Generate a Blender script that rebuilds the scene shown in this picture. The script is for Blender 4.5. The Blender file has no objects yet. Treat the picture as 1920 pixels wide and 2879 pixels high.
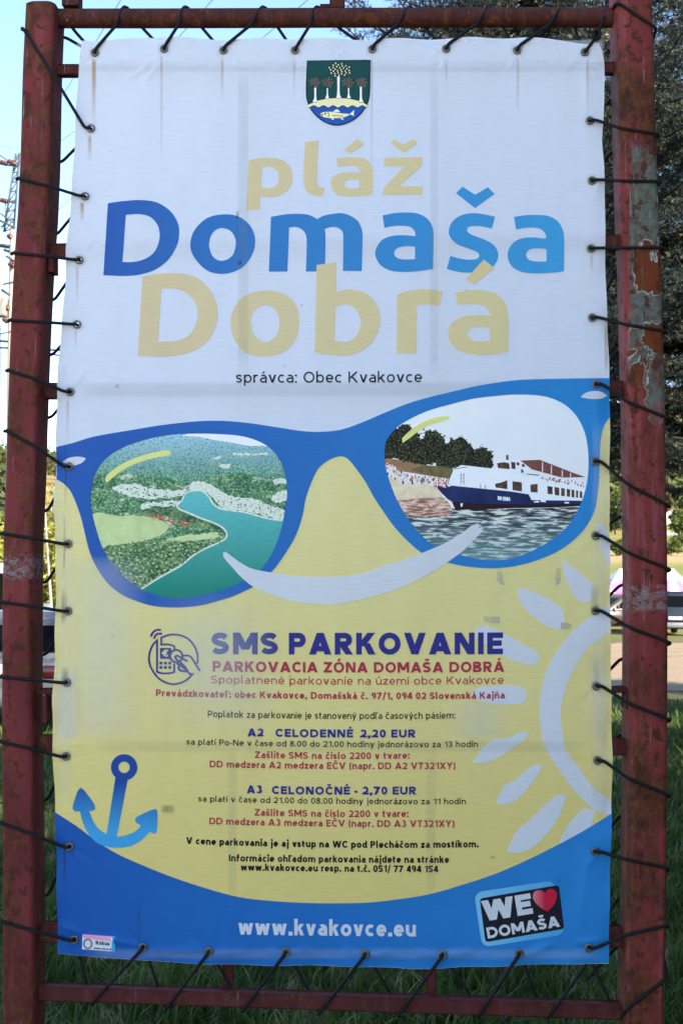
import bpy, bmesh, math, random
import numpy as np
from mathutils import Vector, Matrix
from mathutils.geometry import delaunay_2d_cdt

sc = bpy.context.scene
COL = sc.collection
R = math.radians
random.seed(7)
rng = np.random.default_rng(7)

# ------------------------------------------------------------------ camera
W_PX, H_PX, F_PX = 1920.0, 2879.0, 3172.0
YAW, PITCH, ROLL = R(2.3), R(4.0), R(0.6)
CAM = Vector((0.12, -3.15, 1.60))
fwd = Vector((-math.sin(YAW) * math.cos(PITCH), math.cos(YAW) * math.cos(PITCH), math.sin(PITCH)))
r0 = Vector((math.cos(YAW), math.sin(YAW), 0)); u0 = r0.cross(fwd)
right = r0 * math.cos(ROLL) + u0 * math.sin(ROLL)
up = u0 * math.cos(ROLL) - r0 * math.sin(ROLL)
cd = bpy.data.cameras.new('camera'); cam = bpy.data.objects.new('camera', cd); COL.objects.link(cam)
M = Matrix((right, up, -fwd)).transposed().to_4x4(); M.translation = CAM
cam.matrix_world = M
cd.sensor_fit = 'VERTICAL'; cd.sensor_height = 36.0; cd.lens = F_PX / H_PX * 36.0
cd.clip_start = 0.05; cd.clip_end = 3000
cd.dof.use_dof = True; cd.dof.focus_distance = 3.2; cd.dof.aperture_fstop = 11.0
sc.camera = cam

# ------------------------------------------------------------------ light
SUN_AZ, SUN_EL = R(128), R(34)
wd = bpy.data.worlds.new('World'); sc.world = wd; wd.use_nodes = True
sky = wd.node_tree.nodes.new('ShaderNodeTexSky'); sky.sky_type = 'NISHITA'; sky.sun_disc = False
sky.sun_elevation = SUN_EL; sky.sun_rotation = SUN_AZ; sky.air_density = 1.0; sky.dust_density = 0.3; sky.ozone_density = 2.2
bg = wd.node_tree.nodes['Background']; wd.node_tree.links.new(sky.outputs[0], bg.inputs[0])
bg.inputs[1].default_value = 0.115
sl = bpy.data.lights.new('sun', 'SUN'); sl.energy = 4.4; sl.angle = R(0.5); sl.color = (1.0, 0.90, 0.74)
so = bpy.data.objects.new('sun', sl); COL.objects.link(so)
tosun = Vector((math.sin(SUN_AZ) * math.cos(SUN_EL), math.cos(SUN_AZ) * math.cos(SUN_EL), math.sin(SUN_EL)))
so.rotation_euler = tosun.to_track_quat('Z', 'Y').to_euler(); so.location = (6, 0, 12)
sc.view_settings.view_transform = 'Standard'; sc.view_settings.look = 'None'
sc.view_settings.exposure = 2.1; sc.view_settings.gamma = 1.0
sc.render.engine = 'CYCLES'
sc.cycles.max_bounces = 6; sc.cycles.diffuse_bounces = 3; sc.cycles.glossy_bounces = 2
sc.cycles.transparent_max_bounces = 12; sc.cycles.use_denoising = True

# ------------------------------------------------------------------ pixel -> place
def ray(px, py):
    return right * ((px - W_PX / 2) / F_PX) - up * ((py - H_PX / 2) / F_PX) + fwd

def P(px, py, Y=0.0):
    d = ray(px, py); t = (Y - CAM.y) / d.y
    return CAM + d * t

def G(px, py, z=0.0):
    d = ray(px, py); t = (z - CAM.z) / d.z
    return CAM + d * t

# ------------------------------------------------------------------ object helpers
def tag(o, label=None, cat=None, group=None, kind=None):
    if label: o['label'] = label
    if cat: o['category'] = cat
    if group: o['group'] = group
    if kind: o['kind'] = kind
    return o

def empty(name, loc=(0, 0, 0), rz=0.0):
    o = bpy.data.objects.new(name, None); COL.objects.link(o)
    o.location = loc; o.rotation_euler = (0, 0, rz); o.empty_display_size = 0.2
    return o

class MB:
    def __init__(s): s.v = []; s.f = []; s.n = 0
    def add(s, verts, faces):
        b = s.n; s.v.extend([tuple(p) for p in verts]); s.n += len(verts)
        s.f.extend([tuple(b + i for i in f) for f in faces]); return b
    def quad(s, a, b, c, d): s.add([a, b, c, d], [(0, 1, 2, 3)])
    def box(s, lo, hi, bev=0.0):
        x0, y0, z0 = lo; x1, y1, z1 = hi
        if bev <= 0:
            s.add([(x0,y0,z0),(x1,y0,z0),(x1,y1,z0),(x0,y1,z0),(x0,y0,z1),(x1,y0,z1),(x1,y1,z1),(x0,y1,z1)],
                  [(0,3,2,1),(4,5,6,7),(0,1,5,4),(1,2,6,5),(2,3,7,6),(3,0,4,7)]); return
        bm = bmesh.new(); bmesh.ops.create_cube(bm, size=1.0)
        for v in bm.verts:
            v.co = Vector(((x0+x1)/2 + v.co.x*(x1-x0), (y0+y1)/2 + v.co.y*(y1-y0), (z0+z1)/2 + v.co.z*(z1-z0)))
        bmesh.ops.bevel(bm, geom=bm.edges[:], offset=bev, segments=2, affect='EDGES', profile=0.5)
        bm.verts.index_update()
        s.add([v.co[:] for v in bm.verts], [[v.index for v in f.verts] for f in bm.faces]); bm.free()
    def tube(s, pts, rad, n=8, cap=True):
        pts = [Vector(p) for p in pts]
        if not hasattr(rad, '__len__'): rad = [rad] * len(pts)
        rings = []; t0 = (pts[1] - pts[0]).normalized()
        a = Vector((0, 0, 1)) if abs(t0.z) < 0.9 else Vector((1, 0, 0))
        u = t0.cross(a).normalized()
        for i, p in enumerate(pts):
            t = (pts[min(i + 1, len(pts) - 1)] - pts[max(i - 1, 0)])
            if t.length < 1e-9: t = t0
            t.normalize(); u = (u - t * u.dot(t))
            if u.length < 1e-6: u = t.orthogonal()
            u.normalize(); w = t.cross(u)
            rings.append([p + (u * math.cos(2*math.pi*k/n) + w * math.sin(2*math.pi*k/n)) * rad[i] for k in range(n)])
        vs = [q for r_ in rings for q in r_]; fs = []
        for i in range(len(pts) - 1):
            for k in range(n):
                fs.append((i*n+k, i*n+(k+1) % n, (i+1)*n+(k+1) % n, (i+1)*n+k))
        if cap: fs.append(tuple(range(n-1, -1, -1))); fs.append(tuple((len(pts)-1)*n + k for k in range(n)))
        s.add(vs, fs)
    def loft(s, rings, cap=True, closed=True):
        n = len(rings[0]); vs = [q for r_ in rings for q in r_]; fs = []
        for i in range(len(rings) - 1):
            for k in range(n if closed else n - 1):
                fs.append((i*n+k, i*n+(k+1) % n, (i+1)*n+(k+1) % n, (i+1)*n+k))
        if cap: fs.append(tuple(range(n-1, -1, -1))); fs.append(tuple((len(rings)-1)*n + k for k in range(n)))
        s.add(vs, fs)
    def build(s, name, mat, parent=None, smooth=True, auto=None):
        me = bpy.data.meshes.new(name); me.from_pydata(s.v, [], s.f); me.update()
        if mat: me.materials.append(mat)
        if smooth: me.polygons.foreach_set('use_smooth', [True] * len(me.polygons))
        if auto is not None:
            bm = bmesh.new(); bm.from_mesh(me)
            for e in bm.edges:
                if len(e.link_faces) == 2 and e.calc_face_angle(0) > R(auto): e.smooth = False
            bm.to_mesh(me); bm.free()
        o = bpy.data.objects.new(name, me); COL.objects.link(o)
        if parent: o.parent = parent
        return o

def np_mesh(name, verts, faces, mat, parent=None, smooth=False):
    """verts (n,3), faces (m,k) of one face size"""
    me = bpy.data.meshes.new(name); n, (m, k) = len(verts), faces.shape
    me.vertices.add(n); me.vertices.foreach_set('co', np.asarray(verts, np.float32).ravel())
    me.loops.add(m * k); me.loops.foreach_set('vertex_index', faces.astype(np.int32).ravel())
    me.polygons.add(m); me.polygons.foreach_set('loop_start', np.arange(0, m * k, k, dtype=np.int32))
    me.polygons.foreach_set('use_smooth', np.full(m, smooth))
    me.update(calc_edges=True); me.materials.append(mat)
    o = bpy.data.objects.new(name, me); COL.objects.link(o)
    if parent: o.parent = parent
    return o

def copy_tree(o, parent=None):
    c = o.copy(); COL.objects.link(c)
    if parent: c.parent = parent
    for ch in list(o.children): copy_tree(ch, c)
    return c

# ------------------------------------------------------------------ materials
class NT:
    def __init__(s, name):
        s.m = bpy.data.materials.new(name); s.m.use_nodes = True
        s.t = s.m.node_tree; s.b = s.t.nodes['Principled BSDF']; s.out = s.t.nodes['Material Output']
    def n(s, typ, **kw):
        nd = s.t.nodes.new(typ)
        for k, v in kw.items(): setattr(nd, k, v)
        return nd
    def l(s, a, b): s.t.links.new(a, b)
    def pos(s):
        return s.n('ShaderNodeNewGeometry').outputs['Position']
    def mapped(s, vec, scale=(1, 1, 1), loc=(0, 0, 0)):
        m = s.n('ShaderNodeMapping'); m.inputs['Scale'].default_value = scale; m.inputs['Location'].default_value = loc
        s.l(vec, m.inputs['Vector']); return m.outputs[0]
    def noise(s, vec, scale, detail=4, rough=0.55, dist=0.0):
        k = s.n('ShaderNodeTexNoise'); k.inputs['Scale'].default_value = scale; k.inputs['Detail'].default_value = detail
        k.inputs['Roughness'].default_value = rough; k.inputs['Distortion'].default_value = dist
        s.l(vec, k.inputs['Vector']); return k.outputs['Fac']
    def ramp(s, fac, stops, interp='LINEAR'):
        r = s.n('ShaderNodeValToRGB'); r.color_ramp.interpolation = interp
        el = r.color_ramp.elements
        while len(el) < len(stops): el.new(0.5)
        for e, (p, c) in zip(el, stops):
            e.position = p; e.color = (c, c, c, 1) if not hasattr(c, '__len__') else (*c[:3], 1)
        s.l(fac, r.inputs[0]); return r.outputs['Color']
    def mix(s, fac, a, b, mode='MIX'):
        x = s.n('ShaderNodeMix', data_type='RGBA', blend_type=mode)
        for v, i in ((fac, 0), (a, 6), (b, 7)):
            if hasattr(v, 'is_output'): s.l(v, x.inputs[i])
            elif i == 0: x.inputs[0].default_value = v
            else: x.inputs[i].default_value = (*v[:3], 1)
        return x.outputs[2]
    def math(s, op, a, b=0.0, clamp=False):
        x = s.n('ShaderNodeMath', operation=op, use_clamp=clamp)
        for i, v in enumerate((a, b)):
            if hasattr(v, 'is_output'): s.l(v, x.inputs[i])
            else: x.inputs[i].default_value = v
        return x.outputs[0]
    def maprange(s, v, a, b, c=0.0, d=1.0):
        x = s.n('ShaderNodeMapRange'); s.l(v, x.inputs[0])
        for i, q in enumerate((a, b, c, d)): x.inputs[i + 1].default_value = q
        return x.outputs[0]
    def sep(s, vec):
        x = s.n('ShaderNodeSeparateXYZ'); s.l(vec, x.inputs[0]); return x.outputs
    def bump(s, h, strength=0.3, dist=0.01):
        b = s.n('ShaderNodeBump'); b.inputs['Strength'].default_value = strength; b.inputs['Distance'].default_value = dist
        s.l(h, b.inputs['Height']); s.l(b.outputs[0], s.b.inputs['Normal']); return b
    def color(s, c):
        if hasattr(c, 'is_output'): s.l(c, s.b.inputs['Base Color'])
        else: s.b.inputs['Base Color'].default_value = (*c[:3], 1)
    def set(s, rough=0.6, spec=0.4, metal=0.0):
        s.b.inputs['Roughness'].default_value = rough; s.b.inputs['Specular IOR Level'].default_value = spec
        s.b.inputs['Metallic'].default_value = metal

def srgb(r, g, b):
    f = lambda c: (c/255/12.92) if c/255 <= 0.04045 else ((c/255 + 0.055)/1.055) ** 2.4
    return (f(r), f(g), f(b))

WHITE_PX = srgb(178, 190, 217)
def ink(r, g, b):
    """print colour as it reads beside the white cloth in the same light"""
    return tuple(min(0.92, 0.80 * c / w) for c, w in zip(srgb(r, g, b), WHITE_PX))

def plain(name, c, rough=0.6, spec=0.4, metal=0.0, var=0.12, scale=9.0):
    k = NT(name); k.set(rough, spec, metal)
    nz = k.noise(k.pos(), scale, 4)
    k.color(k.mix(nz, tuple(v * (1 - var) for v in c), tuple(min(1, v * (1 + var)) for v in c)))
    return k.m

# ---- PVC banner cloth: every print on it shares the wear, weave and bump
def cloth(name, col, col2=None, axis='x', lo=0, hi=1, vary=0.05, speck=True, transl=0.16):
    k = NT(name); k.set(0.48, 0.13)
    p = k.pos()
    if col2 is not None:
        f = k.maprange(k.sep(p)['XYZ'.index(axis.upper())], lo, hi)
        c = k.mix(f, col, col2)
    else: c = col
    n1 = k.noise(k.mapped(p, (1, 1, 0.35)), 3.2, 5, 0.6)
    c = k.mix(k.maprange(n1, 0.35, 0.75, 0, vary * 2), c, (0.62, 0.62, 0.60), 'MULTIPLY')
    # fine woven grid
    wv = k.noise(k.mapped(p, (18, 1, 340)), 1.0, 2); wh = k.noise(k.mapped(p, (340, 1, 18)), 1.0, 2)
    wsum = k.math('ADD', wv, wh)
    c = k.mix(k.maprange(wv, 0.35, 0.70, 0.0, 0.075), c, (0.0, 0.0, 0.0))
    if speck:
        vo = k.n('ShaderNodeTexVoronoi'); vo.inputs['Scale'].default_value = 17; k.l(p, vo.inputs['Vector'])
        n2 = k.noise(p, 6, 2)
        thr = k.math('MULTIPLY', k.maprange(n2, 0.45, 0.7, 0, 0.06), 1.0)
        sp = k.math('LESS_THAN', vo.outputs['Distance'], thr)
        c = k.mix(k.math('MULTIPLY', sp, 0.55), c, (0.06, 0.055, 0.04))
    k.color(c)
    hb = k.noise(k.mapped(p, (2.4, 1, 0.9)), 2.5, 3, 0.5)
    h = k.math('ADD', k.math('MULTIPLY', hb, 0.034), k.math('MULTIPLY', wsum, 0.00015))
    k.bump(h, 0.5, 0.6)
    if transl > 0:
        tr = k.n('ShaderNodeBsdfTranslucent'); mx = k.n('ShaderNodeMixShader'); mx.inputs[0].default_value = transl
        if hasattr(c, 'is_output'): k.l(c, tr.inputs['Color'])
        else: tr.inputs['Color'].default_value = (*c, 1)
        k.l(k.b.outputs[0], mx.inputs[1]); k.l(tr.outputs[0], mx.inputs[2]); k.l(mx.outputs[0], k.out.inputs['Surface'])
    return k.m

def soft_decal(name, c, amax, noisy=0.5, scale=(60, 1, 8)):
    """dirt, rust, bleach, hem or painted bar shade with its own soft-edged shape: vertex attribute 'fade' times noise"""
    k = NT(name); k.set(0.7, 0.2); k.color(c)
    at = k.n('ShaderNodeAttribute'); at.attribute_name = 'fade'
    nz = k.noise(k.mapped(k.pos(), scale), 1.0, 4, 0.6)
    a = k.math('MULTIPLY', at.outputs['Fac'], k.maprange(nz, 0.3, 0.7, 1 - noisy, 1.0))
    k.l(k.math('MULTIPLY', a, amax, True), k.b.inputs['Alpha'])
    return k.m

# ------------------------------------------------------------------ banner surface
X0, X1 = P(160, 1400).x, P(1715, 1400).x
ZT, ZB = P(940, 103).z, P(940, 2718).z
EYE_L = [(257,362),(240,552),(224,731),(217,912),(197,1101),(195,1311),(192,1529),(192,1718),(189,1919),(187,2126),(197,2380),(211,2641)]
EYE_R = [(1657,340),(1663,508),(1660,699),(1664,893),(1675,1080),(1672,1297),(1674,1506),(1673,1717),(1675,1929),(1679,2138),(1672,2394),(1655,2664)]
EYE_T = [(268,149),(462,138),(628,141),(829,140),(1046,136),(1254,136),(1453,141),(1643,147)]
EYE_B = [(403,2662),(588,2675),(804,2677),(1027,2683),(1244,2685),(1460,2680)]
EYES = EYE_T + EYE_L + EYE_R + EYE_B

# creases: px segment, half width px, height m (towards the viewer positive)
CREASES = [((455,150),(345,240),8,.0028),((458,160),(400,246),7,.003),((440,142),(300,180),10,.002),
           ((470,142),(610,160),12,.0015),((1250,150),(1236,200),6,.0016),((1450,150),(1430,190),6,.0018),
           ((1640,150),(1655,330),14,.003),((230,720),(270,665),9,.002),((222,735),(262,700),8,.002),
           ((195,1095),(165,1120),8,.004),((200,1090),(250,1030),9,.0025),((180,1060),(168,1010),8,.004),
           ((195,1530),(205,1680),10,.002),((165,2600),(240,2625),9,.0045),((240,2625),(400,2660),8,.0045),
           ((420,2668),(580,2672),8,.0055),((600,2680),(700,2672),10,.0045),((520,2660),(590,2670),9,.0045),
           ((740,2672),(800,2682),9,.0055),((810,2682),(880,2668),9,.0045),((960,2672),(1020,2686),9,.0055),
           ((1030,2688),(1110,2675),9,.0045),((1170,2675),(1240,2690),9,.0055),((1250,2688),(1340,2672),10,.0045),
           ((1466,2686),(1560,2655),11,.0055),((1610,2650),(1700,2640),10,.0045),
           ((1625,2660),(1655,2400),16,.002),((170,2090),(260,2092),7,.0015),
           ((1690,2390),(1640,2440),12,.003),((1675,1100),(1690,1290),12,.002),((1690,480),(1672,560),10,.003)]

_rc = random.Random(12)
for (ex, ey) in EYE_L + EYE_R + EYE_T + EYE_B:
    cx_, cy_ = 940 - ex, 1400 - ey
    base_a = 0 if (ex, ey) in EYE_L else math.pi if (ex, ey) in EYE_R else math.pi/2 if (ex, ey) in EYE_T else -math.pi/2
    for k_ in range(2):
        a_ = base_a + _rc.uniform(-.9, .9); ln_ = _rc.uniform(50, 130); w_ = _rc.uniform(7, 12)
        ex2, ey2 = ex + ln_*math.cos(a_), ey + ln_*math.sin(a_)
        if any(x0_ < q_[0] < x1_ and y0_ < q_[1] < y1_ for q_ in ((ex2, ey2), ((ex+ex2)/2, (ey+ey2)/2)) for x0_, x1_, y0_, y1_ in ((1310, 1615, 2450, 2690), (220, 345, 2605, 2685), (845, 1060, 160, 365), (165, 250, 1270, 1310), (1625, 1712, 1095, 1125))): continue
        CREASES.append(((ex + 8*math.cos(a_), ey + 8*math.sin(a_)), (ex + ln_*math.cos(a_), ey + ln_*math.sin(a_)), w_, _rc.choice((-1, 1)) * _rc.uniform(.0006, .0016)))
def Wd(px, py):
    """cloth relief in metres towards the viewer, at a photo pixel"""
    h = 0.0025 * math.sin(px / 260.0 + 0.6) * math.cos(py / 420.0)
    dt = py - 104; db = 2716 - py; dl = px - (160 + max(0, 1250 - py) * 0.06); dr = 1712 - px
    h += -0.012 * math.exp(-max(dt, 0) / 30.0) * (0.5 + 0.5 * math.sin(px / 31.5 + 1.0))
    h += -0.010 * math.exp(-max(dl, 0) / 22.0) * (0.5 + 0.5 * math.sin(py / 29.0))
    h += -0.010 * math.exp(-max(dr, 0) / 22.0) * (0.5 + 0.5 * math.sin(py / 30.0 + 2.0))
    h += -0.010 * math.exp(-max(db, 0) / 24.0) * (0.5 + 0.5 * math.sin(px / 33.0 + 0.3))
    for (a, b, w, amp) in CREASES:
        dx, dy = b[0]-a[0], b[1]-a[1]; L2 = dx*dx + dy*dy
        t = ((px-a[0])*dx + (py-a[1])*dy) / L2
        if -0.4 < t < 1.4:
            q = ((px-a[0])*dy - (py-a[1])*dx) / math.sqrt(L2)
            if abs(q) < 4 * w:
                e = 1 - (2*min(max(t, 0), 1) - 1) ** 2 if 0 <= t <= 1 else 0
                h += amp * e * math.exp(-(q / w) ** 2)
    for (ex, ey) in ():
        pass
    return h

LAYER = 0.00013
def Bp(px, py, layer=0):
    p = P(px, py, 0.0)
    return Vector((p.x, -(Wd(px, py) + layer * LAYER), p.z))

def Bn(px, py):
    e = 3.0
    gx = (Wd(px+e, py) - Wd(px-e, py)) / (2*e*0.001); gz = -(Wd(px, py+e) - Wd(px, py-e)) / (2*e*0.001)
    return Vector((-gx, -1.0, -gz)).normalized()

def inside(loops, x, y):
    """even-odd test, numpy arrays x, y"""
    r_ = np.zeros(len(x), bool)
    for lp in loops:
        a = np.asarray(lp); b = np.roll(a, -1, 0)
        for (xa, ya), (xb, yb) in zip(a, b):
            if ya == yb: continue
            m = ((ya > y) != (yb > y)) & (x < (xb - xa) * (y - ya) / (yb - ya) + xa)
            r_ ^= m
    return r_

def smooth_path(pts, closed=True, step=6.0):
    """Catmull-Rom through (x, y[, 'c']) points; 'c' marks a corner"""
    n = len(pts); out = []
    for i in range(n if closed else n - 1):
        p1, p2 = pts[i], pts[(i+1) % n]
        p0 = pts[(i-1) % n] if (closed or i > 0) else p1; p3 = pts[(i+2) % n] if (closed or i + 2 < n) else p2
        A, B = np.array(p1[:2], float), np.array(p2[:2], float)
        L = np.linalg.norm(B - A)
        def tan(pm, pc, pn):
            d = np.array(pn[:2], float) - np.array(pm[:2], float); ln = np.linalg.norm(d)
            return d / ln if ln > 0 else d
        t1 = (B - A) / max(L, 1e-6) if len(p1) > 2 else tan(p0, p1, p2)
        t2 = (B - A) / max(L, 1e-6) if len(p2) > 2 else tan(p1, p2, p3)
        k = max(1, int(L / step))
        if len(p1) > 2 and len(p2) > 2: k = 1
        for j in range(k):
            t = j / k; t2_, t3_ = t*t, t*t*t
            q = (2*t3_-3*t2_+1)*A + (t3_-2*t2_+t)*L*t1 + (-2*t3_+3*t2_)*B + (t3_-t2_)*L*t2
            out.append((float(q[0]), float(q[1])))
    if not closed: out.append(tuple(map(float, pts[-1][:2])))
    return out

def circle(cx, cy, r_, n=16, ry=None):
    ry = r_ if ry is None else ry
    return [(cx + r_*math.cos(2*math.pi*i/n), cy + ry*math.sin(2*math.pi*i/n)) for i in range(n)]

def resample(loop, step):
    out = []; n = len(loop)
    for i in range(n):
        a, b = loop[i], loop[(i+1) % n]; L = math.dist(a, b); k = max(1, int(L / step))
        for j in range(k): out.append((a[0] + (b[0]-a[0])*j/k, a[1] + (b[1]-a[1])*j/k))
    return out

def eyes_in(loop):
    res = []
    a = np.array(loop)
    for (ex, ey) in EYES:
        if a[:,0].min() < ex < a[:,0].max() and a[:,1].min() < ey < a[:,1].max():
            c = np.array(circle(ex, ey, 11.5, 10))
            if inside([loop], c[:,0], c[:,1]).all(): res.append(circle(ex, ey, 6.2, 10))
    return res

crease_pts = []
for a, b, w, amp in CREASES:
    L = math.dist(a, b); nx, ny = -(b[1]-a[1])/L, (b[0]-a[0])/L
    for i in range(int(L / 9) + 1):
        t = i * 9 / L
        for q in (-2.2, -1.3, -.6, 0, .6, 1.3, 2.2):
            crease_pts.append((a[0] + (b[0]-a[0])*t + nx*q*w + random.uniform(-.3,.3), a[1] + (b[1]-a[1])*t + ny*q*w + random.uniform(-.3,.3)))
crease_arr = np.array(crease_pts)
def fill(name, loops, layer, mat, parent, grid=17.0, eyes=False, extra=None):
    """fill px loops (even-odd) with a fine triangulation that follows the cloth"""
    loops = [resample(l_, grid) for l_ in loops]
    if eyes:
        for l_ in list(loops): loops += eyes_in(l_)
    vs = []; es = []
    for l_ in loops:
        b = len(vs); vs += l_; es += [(b+i, b+(i+1) % len(l_)) for i in range(len(l_))]
    a = np.array(vs); lo, hi = a.min(0), a.max(0)
    if grid < 200:
        gx = np.arange(math.ceil(lo[0]/grid)*grid, hi[0], grid); gy = np.arange(math.ceil(lo[1]/grid)*grid, hi[1], grid)
        if len(gx) and len(gy):
            g = np.array(np.meshgrid(gx, gy)).reshape(2, -1).T
            g = g[inside(loops, g[:,0], g[:,1])]; vs = vs + [tuple(q) for q in g]
    if layer > -7 and len(crease_pts):
        m__ = (crease_arr[:,0] > lo[0]) & (crease_arr[:,0] < hi[0]) & (crease_arr[:,1] > lo[1]) & (crease_arr[:,1] < hi[1]); extra = crease_arr[m__] if m__.any() else None
    if extra is not None and len(extra):
        ex = np.array(extra); ex = ex[inside(loops, ex[:,0], ex[:,1])]; vs = vs + [tuple(q) for q in ex]
    r_ = delaunay_2d_cdt([Vector(q) for q in vs], es, [], 0, 1e-4)
    co = np.array([tuple(v) for v in r_[0]]); fa = np.array(r_[2])
    c = co[fa].mean(1); fa = fa[inside(loops, c[:,0], c[:,1])]
    used = np.unique(fa); mp = -np.ones(len(co), int); mp[used] = np.arange(len(used)); co = co[used]; fa = mp[fa]
    # face the viewer (-y): px space is y-down, so flip to keep order
    A, B, C = co[fa[:,0]], co[fa[:,1]], co[fa[:,2]]
    s = (B[:,0]-A[:,0])*(C[:,1]-A[:,1]) - (B[:,1]-A[:,1])*(C[:,0]-A[:,0])
    fa[s > 0] = fa[s > 0][:, ::-1]
    v3 = np.array([Bp(x, y, layer)[:] for x, y in co])
    o = np_mesh(name, v3, fa, mat, parent, True)
    o.data.normals_split_custom_set_from_vertices([Bn(x, y)[:] for x, y in co])
    return o

def ribbon_loops(pts, w):
    """outline of a px polyline stroked with width w (mitred, butt ends)"""
    p = np.array(pts, float); n = len(p); L = []; Rr = []
    d = np.diff(p, axis=0); d /= np.maximum(np.linalg.norm(d, axis=1, keepdims=True), 1e-9)
    closed = np.linalg.norm(p[0] - p[-1]) < 1e-6
    for i in range(n):
        if closed and i in (0, n-1): a, b = d[-1], d[0]
        else: a = d[max(i-1, 0)]; b = d[min(i, n-2)]
        na, nb = np.array((-a[1], a[0])), np.array((-b[1], b[0])); m = na + nb
        ln = np.linalg.norm(m); m = na if ln < 1e-6 else m / ln
        k = min(1 / max(m.dot(na), 0.35), 2.6)
        L.append(p[i] + m * k * w / 2); Rr.append(p[i] - m * k * w / 2)
    return L, Rr

# ------------------------------------------------------------------ stroke lettering
def arc(cx, cy, rx, ry, a0, a1, n=None):
    n = n or max(4, int(abs(a1 - a0) / 14))
    return [(cx + rx*math.cos(R(a0 + (a1-a0)*i/n)), cy + ry*math.sin(R(a0 + (a1-a0)*i/n))) for i in range(n + 1)]

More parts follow.
